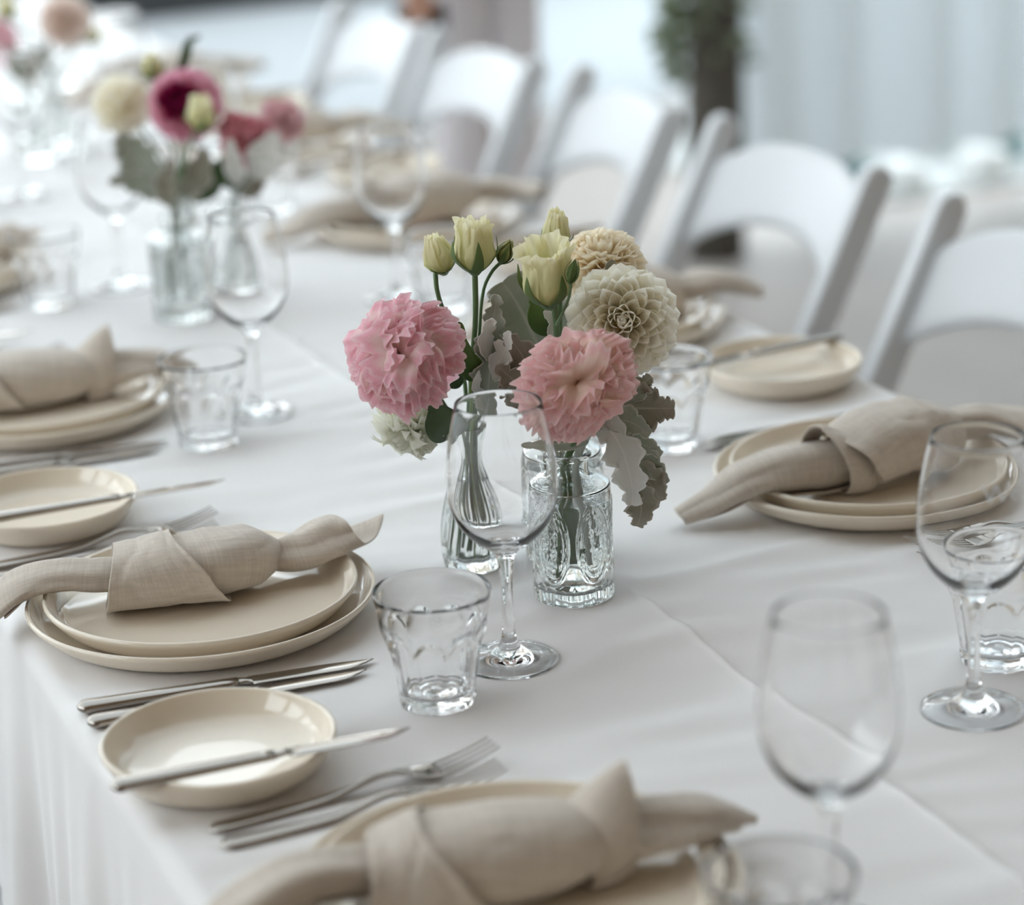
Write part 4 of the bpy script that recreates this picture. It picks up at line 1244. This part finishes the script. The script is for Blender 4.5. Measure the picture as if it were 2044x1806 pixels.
simple_sprig('grey green lobed leaves spreading under the magenta posy', v2[0],
    [([(.060, 1.10, .15), (.045, 1.12, .17), (.033, 1.135, .19), (.022, 1.14, .205)], .0250, 'dusty', 4, .3, 75),
     ([(.060, 1.09, .14), (.040, 1.10, .15), (.020, 1.11, .160), (.000, 1.11, .160)], .0140, 'dusty', 3, .4, 76),
     ([(.075, 1.08, .14), (.085, 1.07, .155), (.095, 1.065, .175), (.10, 1.06, .195)], .0200, 'dusty_brown', 3, .3, 77),
     ([(.09, 1.09, .13), (.105, 1.08, .15), (.115, 1.07, .165), (.125, 1.06, .180)], .0180, 'dark_leaf', 2, .2, 78),
     ([(.06, 1.08, .13), (.055, 1.07, .15), (.055, 1.06, .17), (.06, 1.05, .19)], .0150, 'dusty_brown', 3, .3, 79)])
simple_sprig('dark leaves under the dusky red bloom', v2[1],
    [([(.140, 1.10, .135), (.135, 1.085, .15), (.132, 1.08, .165), (.135, 1.07, .18)], .0150, 'dark_leaf', 2, .2, 80),
     ([(.146, 1.10, .13), (.158, 1.085, .14), (.165, 1.08, .15), (.175, 1.07, .16)], .0140, 'dusty_brown', 2, .2, 81)])

# ---- the blush posy
v3 = [(.128, 2.085), (.177, 2.134)]
vase('bottle', *v3[0], 'embossed glass bottle holding the blush dahlia', .3)
vase('carafe', *v3[1], 'fluted glass vase behind the blush dahlia bottle', .3)
e = dahlia('blush dahlia with tan centre in the farthest posy', (.188, 2.063, .205), (-.45, -.85, .25), .043, M['blush'], 120, True, back=-.25); up_stem(e, v3[0])
e = ruffled('pink ruffled bloom beside the blush dahlia', (.088, 2.104, .178), (-.6, -.7, .3), .034, M['pink_petal'], 32, True, seed=41); up_stem(e, v3[0])
e = wrapped_bud('yellow green bud above the pink bloom of the blush posy', (.114, 2.116, .224), (-.2, 0, 1), .016, .036, M['bud_petal'], .2, 5, seed=23); up_stem(e, v3[1])
e = wrapped_bud('small olive bud at the side of the blush dahlia', (.230, 2.067, .178), (.5, -.2, .8), .011, .028, M['bud_petal'], .1, 5, seed=24); up_stem(e, v3[1])
simple_sprig('grey green leaves under the blush dahlia', v3[0],
    [([(.13, 2.08, .12), (.14, 2.07, .14), (.15, 2.06, .155), (.16, 2.05, .17)], .020, 'dusty', 3, .3, 91),
     ([(.12, 2.08, .12), (.115, 2.075, .135), (.11, 2.07, .15), (.105, 2.06, .165)], .018, 'dusty', 3, .3, 92),
     ([(.13, 2.078, .126), (.135, 2.062, .137), (.14, 2.05, .149), (.142, 2.04, .162)], .018, 'dusty_brown', 3, .3, 93)])

# ------------------------------------------------------------------ folding chairs (origin on the floor below the back posts, front towards -X)
def capsule_bar(name, p0, p1, wid, thick, mat, parent, y):
    """flat bar in the XZ plane with rounded ends, thick along Y"""
    p0 = np.array(p0, float); p1 = np.array(p1, float)
    d = p1 - p0; L = np.linalg.norm(d); d /= L; nrm = np.array([-d[1], d[0]])
    out = []
    for c, s0 in ((p0, PI / 2), (p1, -PI / 2)):
        for k in range(9):
            a = s0 + PI * k / 8
            out.append(c + (wid / 2) * (math.cos(a) * d + math.sin(a) * nrm))
    n = len(out)
    V = [(q[0], y - thick / 2, q[1]) for q in out] + [(q[0], y + thick / 2, q[1]) for q in out]
    F = [tuple(range(n)), tuple(range(2 * n - 1, n - 1, -1))] + [(k, n + k, n + (k + 1) % n, (k + 1) % n) for k in range(n)]
    o = mk(name, V, F, mat, parent, False)
    fix_normals(o.data)
    b = o.modifiers.new('bevel', 'BEVEL'); b.width = .004; b.segments = 2; b.limit_method = 'ANGLE'; b.angle_limit = .9
    return o

LEAN = .46
def make_chair():
    e = thing('folding_chair', '', 'chair')
    W = .205
    for s in (-1, 1):
        capsule_bar('post', (0 - .79 * LEAN, .025), (0, .790), .042, .024, M['chair'], e, s * W)
    for s in (-1, 1):
        capsule_bar('rear_leg', (.075, .02), (-.235, .46), .036, .020, M['chair'], e, s * (W - .026))
    # backrest: bowed panel with arched lower edge
    nu, nv = 21, 7
    G = np.zeros((nv, nu, 3))
    for i in range(nv):
        v = i / (nv - 1)
        for j in range(nu):
            u = j / (nu - 1) * 2 - 1
            zb = .625 + .060 * (1 - u * u) ** .8
            zt = .790 - .045 * abs(u) ** 3
            z = zb + (zt - zb) * v
            G[i, j] = ((z - .79) * LEAN + .030 * (1 - u * u) + .004, u * (W - .006), z)
    sheet('backrest', G, M['chair'], e, .016, 1)
    # seat
    nu, nv = 15, 13
    G = np.zeros((nv, nu, 3))
    for i in range(nv):
        v = i / (nv - 1)
        for j in range(nu):
            u = j / (nu - 1) * 2 - 1
            G[i, j] = (-.13 - .37 * v, u * (.185 - .012 * v), .445 + .012 * u * u - .012 * math.sin(PI * v) + .015 * v)
    sheet('seat', G, M['chair'], e, .028, 1)
    for s, z in ((0, .15), (0, .30)):
        x = (z - .79) * LEAN
        box('stretcher', (x - .009, -W + .008, z - .012), (x + .009, W - .008, z + .012), M['chair'], e, .004)
    box('stretcher', (.02, -W + .03, .10), (.038, W - .03, .125), M['chair'], e, .004)
    return e
ch = make_chair()
CH = [(.975, .715, 0, 'white folding chair facing the plates level with the peach posy'),
      (.985, 1.310, .00, 'white folding chair facing the plates between peach and magenta posies'),
      (.975, 1.815, -.12, 'white folding chair facing the plates just past the magenta posy'),
      (.960, 2.325, .0, 'white folding chair facing the plates level with the blush posy'),
      (.945, 2.790, .0, 'white folding chair facing the plates past the blush posy'),
      (.99, .16, 0, 'white folding chair facing the plates one place before the peach posy')]
for i, (x, y, rz, lb) in enumerate(CH):
    c = ch if i == 0 else copy_tree(ch)
    c.location = (x, y, 0); c.rotation_euler = (0, 0, rz)
    c['label'] = lb; c['group'] = 'white chairs along the chair side'
for y, lb in ((.46, 'white folding chair pushed under the open side of the table'),):
    c = copy_tree(ch)
    c.location = (-.70, y, 0); c.rotation_euler = (0, 0, PI)
    c['label'] = lb; c['group'] = 'white chairs along the open side'

# ------------------------------------------------------------------ curtain, pole, garden strip, dress figure
def curtain(label, x0, x1, y, z0, z1, slant=0.0, seed=1):
    n, m = 14, 260
    G = np.zeros((n, m, 3))
    r_ = np.random.RandomState(seed); ph = r_.uniform(0, 6, 4)
    for i in range(n):
        v = i / (n - 1); z = z0 + (z1 - z0) * v
        for j in range(m):
            q = j / (m - 1)
            xx = x0 + slant * (1 - v) * (1 - q) ** 3 + (x1 - x0) * q
            G[i, j] = (xx + .01 * math.sin(3 * q * 20 + ph[0]), y + .035 * math.sin(q * (x1 - x0) * 26 + ph[1] + .6 * math.sin(q * 9)) + .02 * math.sin(q * (x1 - x0) * 11 + ph[2]) * (1 - .5 * v), z)
    o = sheet('curtain', G, M['curtain'], None, 0, 0)
    return tag(o, label, 'curtain')
curtain('sheer white drape hanging beside the garlanded pole', 2.09, 5.55, 3.86, .14, 3.59, .12, 2)

pole = thing('tent_pole', 'dark bark pole wrapped in grey green foliage beside the white drape', 'pole', (2.09, 3.66, 0))
tube('pole', [(0, 0, 0), (.01, 0, .8), (-.01, .01, 1.8), (.005, 0, 3.6)], [.075, .062, .058, .055], M['bark'], pole, 14, 30)
def leaf_cloud(n, fn, size, mat, name, parent, seed):
    r_ = random.Random(seed)
    V, F = [], []
    for _ in range(n):
        p, d = fn(r_)
        L = size * r_.uniform(.6, 1.3); w = L * .28
        d = Vector(d).normalized(); s = d.cross(Vector((r_.uniform(-1, 1), r_.uniform(-1, 1), r_.uniform(-1, 1)))).normalized()
        nn = d.cross(s)
        o = len(V)
        P = Vector(p)
        V += [P, P + d * L * .35 + s * w + nn * w * .3, P + d * L * .75 + s * w * .8, P + d * L, P + d * L * .75 - s * w * .8, P + d * L * .35 - s * w + nn * w * .3]
        F += [(o, o + 1, o + 5), (o + 1, o + 2, o + 4, o + 5), (o + 2, o + 3, o + 4)]
    ob = mk(name, V, F, mat, parent, True)
    ob.data.uv_layers.new(name='UVMap')
    ob['kind'] = 'stuff'
    return ob
def around(r_):
    z = r_.uniform(.45, 3.2); a = z * 5 + r_.gauss(0, 1.0)
    r = .07 + abs(r_.gauss(0, .018))
    return (r * math.cos(a), r * math.sin(a), z), (math.cos(a), math.sin(a), r_.uniform(-.9, .5))
leaf_cloud(1300, around, .055, M['garland'], 'garland_foliage', pole, 4)

box('garden_bed', (2.45, 3.9, -.03), (5.5, 5.4, .012), M['soil'], None, 0, 'structure')
r_ = random.Random(12)
SH = [(2.73, 4.18), (3.0, 4.47), (3.23, 4.15), (3.55, 4.22)]
for i, (x, y) in enumerate(SH):
    e = thing('garden_shrub', 'small blue green shrub growing behind the sheer drape', 'shrub', (x, y, 0), 0, 'shrubs behind the drape')
    def dome(r2):
        a = r2.uniform(0, 6.28); h = r2.uniform(0, 1)
        return (.05 * math.cos(a) * (1 - h * .4), .05 * math.sin(a) * (1 - h * .4), .01 + .10 * h), (math.cos(a), math.sin(a), .4 + h)
    leaf_cloud(90, dome, .06, M['shrub'], 'foliage', e, 30 + i)
    tube('stem', [(0, 0, -.01), (0, 0, .03), (.005, 0, .08)], [.006, .005, .003], M['bark'], e, 6)
for i, (x, y, s) in enumerate([(2.60, 4.05, .06), (2.84, 4.02, .07), (2.86, 4.30, .08), (3.09, 4.02, .075), (3.12, 4.31, .08), (3.39, 4.01, .08), (3.36, 4.38, .08), (2.66, 4.30, .07)]):
    bm = bmesh.new(); bmesh.ops.create_icosphere(bm, subdivisions=3, radius=s)
    for v in bm.verts:
        v.co *= 1 + .18 * noise.noise(v.co * 14 + Vector((i * 3, 0, 0))); v.co.z *= .75
    me = bpy.data.meshes.new('garden_stone'); bm.to_mesh(me); bm.free()
    me.polygons.foreach_set('use_smooth', [True] * len(me.polygons)); me.materials.append(M['stone'])
    o = inst('garden_stone', me); o.location = (x, y, s * .55)
    tag(o, 'rounded white stone lying behind the sheer drape', 'stone', 'stones behind the drape')

settle_cloth()

# ------------------------------------------------------------------ a guest standing behind the chairs, one hand hanging with a clutch bag
def person():
    HX, HY, HZ = 1.215, 3.300, .735          # the hanging hand
    bx, by = HX + .20, HY + .13              # where the figure stands
    e = thing('person', 'person in pale tunic and trousers standing behind the row of white chairs, arm hanging', 'person', (bx, by, 0))
    J = {'pelvis': (0, 0, .92, .10), 'waist': (0, 0, 1.06, .105), 'chest': (0, 0, 1.25, .12), 'neck0': (0, 0, 1.40, .06), 'neck': (0, -.005, 1.47, .047),
         'head0': (0, -.015, 1.54, .075), 'head1': (0, -.015, 1.62, .088), 'head2': (0, -.01, 1.68, .060),
         'shl': (-.16, 0, 1.36, .052), 'ell': (-.20, -.02, 1.10, .040), 'wrl': (HX - bx + .003, HY - by + .01, .86, .026),
         'pal': (HX - bx, HY - by, .80, .030), 'pal2': (HX - bx, HY - by - .005, .765, .030),
         'shr': (.16, 0, 1.36, .052), 'elr': (.21, .02, 1.10, .040), 'wrr': (.19, -.10, .90, .026), 'par': (.18, -.13, .85, .030),
         'hil': (-.055, 0, .86, .06), 'knl': (-.06, -.01, .48, .045), 'anl': (-.06, .02, .09, .036), 'tol': (-.06, -.14, .03, .028),
         'hir': (.055, 0, .86, .06), 'knr': (.06, -.01, .48, .045), 'anr': (.06, .02, .09, .036), 'tor': (.06, -.14, .03, .028)}
    E = [('pelvis', 'waist'), ('waist', 'chest'), ('chest', 'neck0'), ('neck0', 'neck'), ('neck', 'head0'), ('head0', 'head1'), ('head1', 'head2'),
         ('chest', 'shl'), ('shl', 'ell'), ('ell', 'wrl'), ('wrl', 'pal'), ('pal', 'pal2'), ('chest', 'shr'), ('shr', 'elr'), ('elr', 'wrr'), ('wrr', 'par'),
         ('pelvis', 'hil'), ('hil', 'knl'), ('knl', 'anl'), ('anl', 'tol'), ('pelvis', 'hir'), ('hir', 'knr'), ('knr', 'anr'), ('anr', 'tor')]
    hx, hy = HX - bx, HY - by
    for k, (dx, ln) in enumerate([(-.024, .062), (-.008, .072), (.008, .070), (.024, .056)]):
        J['f%da' % k] = (hx + dx, hy - .008, .755, .0095)
        J['f%db' % k] = (hx + dx * .95, hy - .014, .755 - ln * .55, .0085)
        J['f%dc' % k] = (hx + dx * .9, hy - .004, .755 - ln, .0075)
        E += [('pal2', 'f%da' % k), ('f%da' % k, 'f%db' % k), ('f%db' % k, 'f%dc' % k)]
    J['t0'] = (hx + .024, hy + .022, .785, .0105); J['t1'] = (hx + .020, hy + .043, .758, .0095); J['t2'] = (hx + .012, hy + .044, .728, .008)
    E += [('pal', 't0'), ('t0', 't1'), ('t1', 't2')]
    names = list(J)
    me = bpy.data.meshes.new('body')
    me.from_pydata([J[n][:3] for n in names], [(names.index(a), names.index(b)) for a, b in E], [])
    o = inst('body', me, e)
    o.modifiers.new('skin', 'SKIN')
    me.materials.append(M['skin'])
    sv = me.skin_vertices[0].data
    for i, n in enumerate(names):
        sv[i].radius = (J[n][3], J[n][3]); sv[i].use_root = (n == 'pelvis')
    sb = o.modifiers.new('sub', 'SUBSURF'); sb.levels = 2; sb.render_levels = 2
    n, m = 30, 48
    G = np.zeros((n, m + 1, 3))
    for i in range(n):
        v = i / (n - 1); z = .82 + .56 * v
        rx = np.interp(z, [.1, .6, .92, 1.06, 1.25, 1.38], [.15, .13, .135, .115, .145, .130]); ry = np.interp(z, [.1, .6, .92, 1.06, 1.25, 1.38], [.15, .125, .125, .105, .130, .085])
        for j in range(m + 1):
            a = 2 * PI * j / m
            p = 1 + .06 * (1 - v) * math.sin(a * 11)
            G[i, j] = (rx * p * math.cos(a), ry * p * math.sin(a), z)
    d = sheet('tunic', G, M['dress'], e, .004, 0); d['label'] = 'pale tunic'
    V, F = [], []
    for sx in (-1, 1):
        v2_, f2_ = tube_data(catmull([(sx * .055, 0, .90), (sx * .058, -.005, .70), (sx * .06, -.01, .48), (sx * .06, .015, .10)], 24), np.interp(np.linspace(0, 1, 24), [0, .3, .6, 1], [.078, .070, .060, .056]), 20)
        F += [tuple(k + len(V) for k in f) for f in f2_]; V += v2_
    t = mk('trousers', V, F, M['dress'], e); t.data.uv_layers.new(name='UVMap'); t['label'] = 'pale straight trousers'
    # hair: a cap falling to the neck; face towards the table
    V, F = lathe_data(smooth_prof([(0, 1.775), (.07, 1.755), (.103, 1.69), (.108, 1.60), (.100, 1.50), (.085, 1.44)], 16), 28)
    V = [(x, y * .95 + .018 + (.03 if y < -.03 and z < 1.66 else 0), z) for x, y, z in V]
    F = [f for f in F if not (np.mean([V[k][1] for k in f]) < -.03 and np.mean([V[k][2] for k in f]) < 1.68)]
    mk('hair', V, F, M['hair'], e)
    for s in (-1, 1):
        for nm, p, r, mt in (('eye', (s * .032, -.098, 1.615), .010, 'white_wall'), ('ear', (s * .090, .0, 1.60), .018, 'skin')):
            bm = bmesh.new(); bmesh.ops.create_icosphere(bm, subdivisions=2, radius=r)
            m2 = bpy.data.meshes.new(nm); bm.to_mesh(m2); bm.free(); m2.materials.append(M[mt])
            q = inst(nm, m2, e); q.location = p
    tube('nose', [(0, -.098, 1.63), (0, -.112, 1.60), (0, -.110, 1.588)], [.006, .010, .008], M['skin'], e, 8)
    tube('mouth', [(-.022, -.094, 1.555), (0, -.101, 1.555), (.022, -.094, 1.555)], [.003, .006, .003], M['crimson'], e, 8)
    # the bag's upper edge is pinched between the fingers and the thumb
    c = thing('clutch_bag', 'dark leather clutch bag held in the hanging hand of the person', 'bag', (HX + .01, HY + .0165, .615))
    box('body', (-.055, -.015, .0), (.055, .015, .122), M['leather'], c, .008)
    box('flap', (-.055, -.0175, .03), (.055, -.0145, .122), M['leather'], c, .001)
    box('clasp', (-.008, -.0195, .034), (.008, -.0172, .046), M['steel'], c, .001)
person()
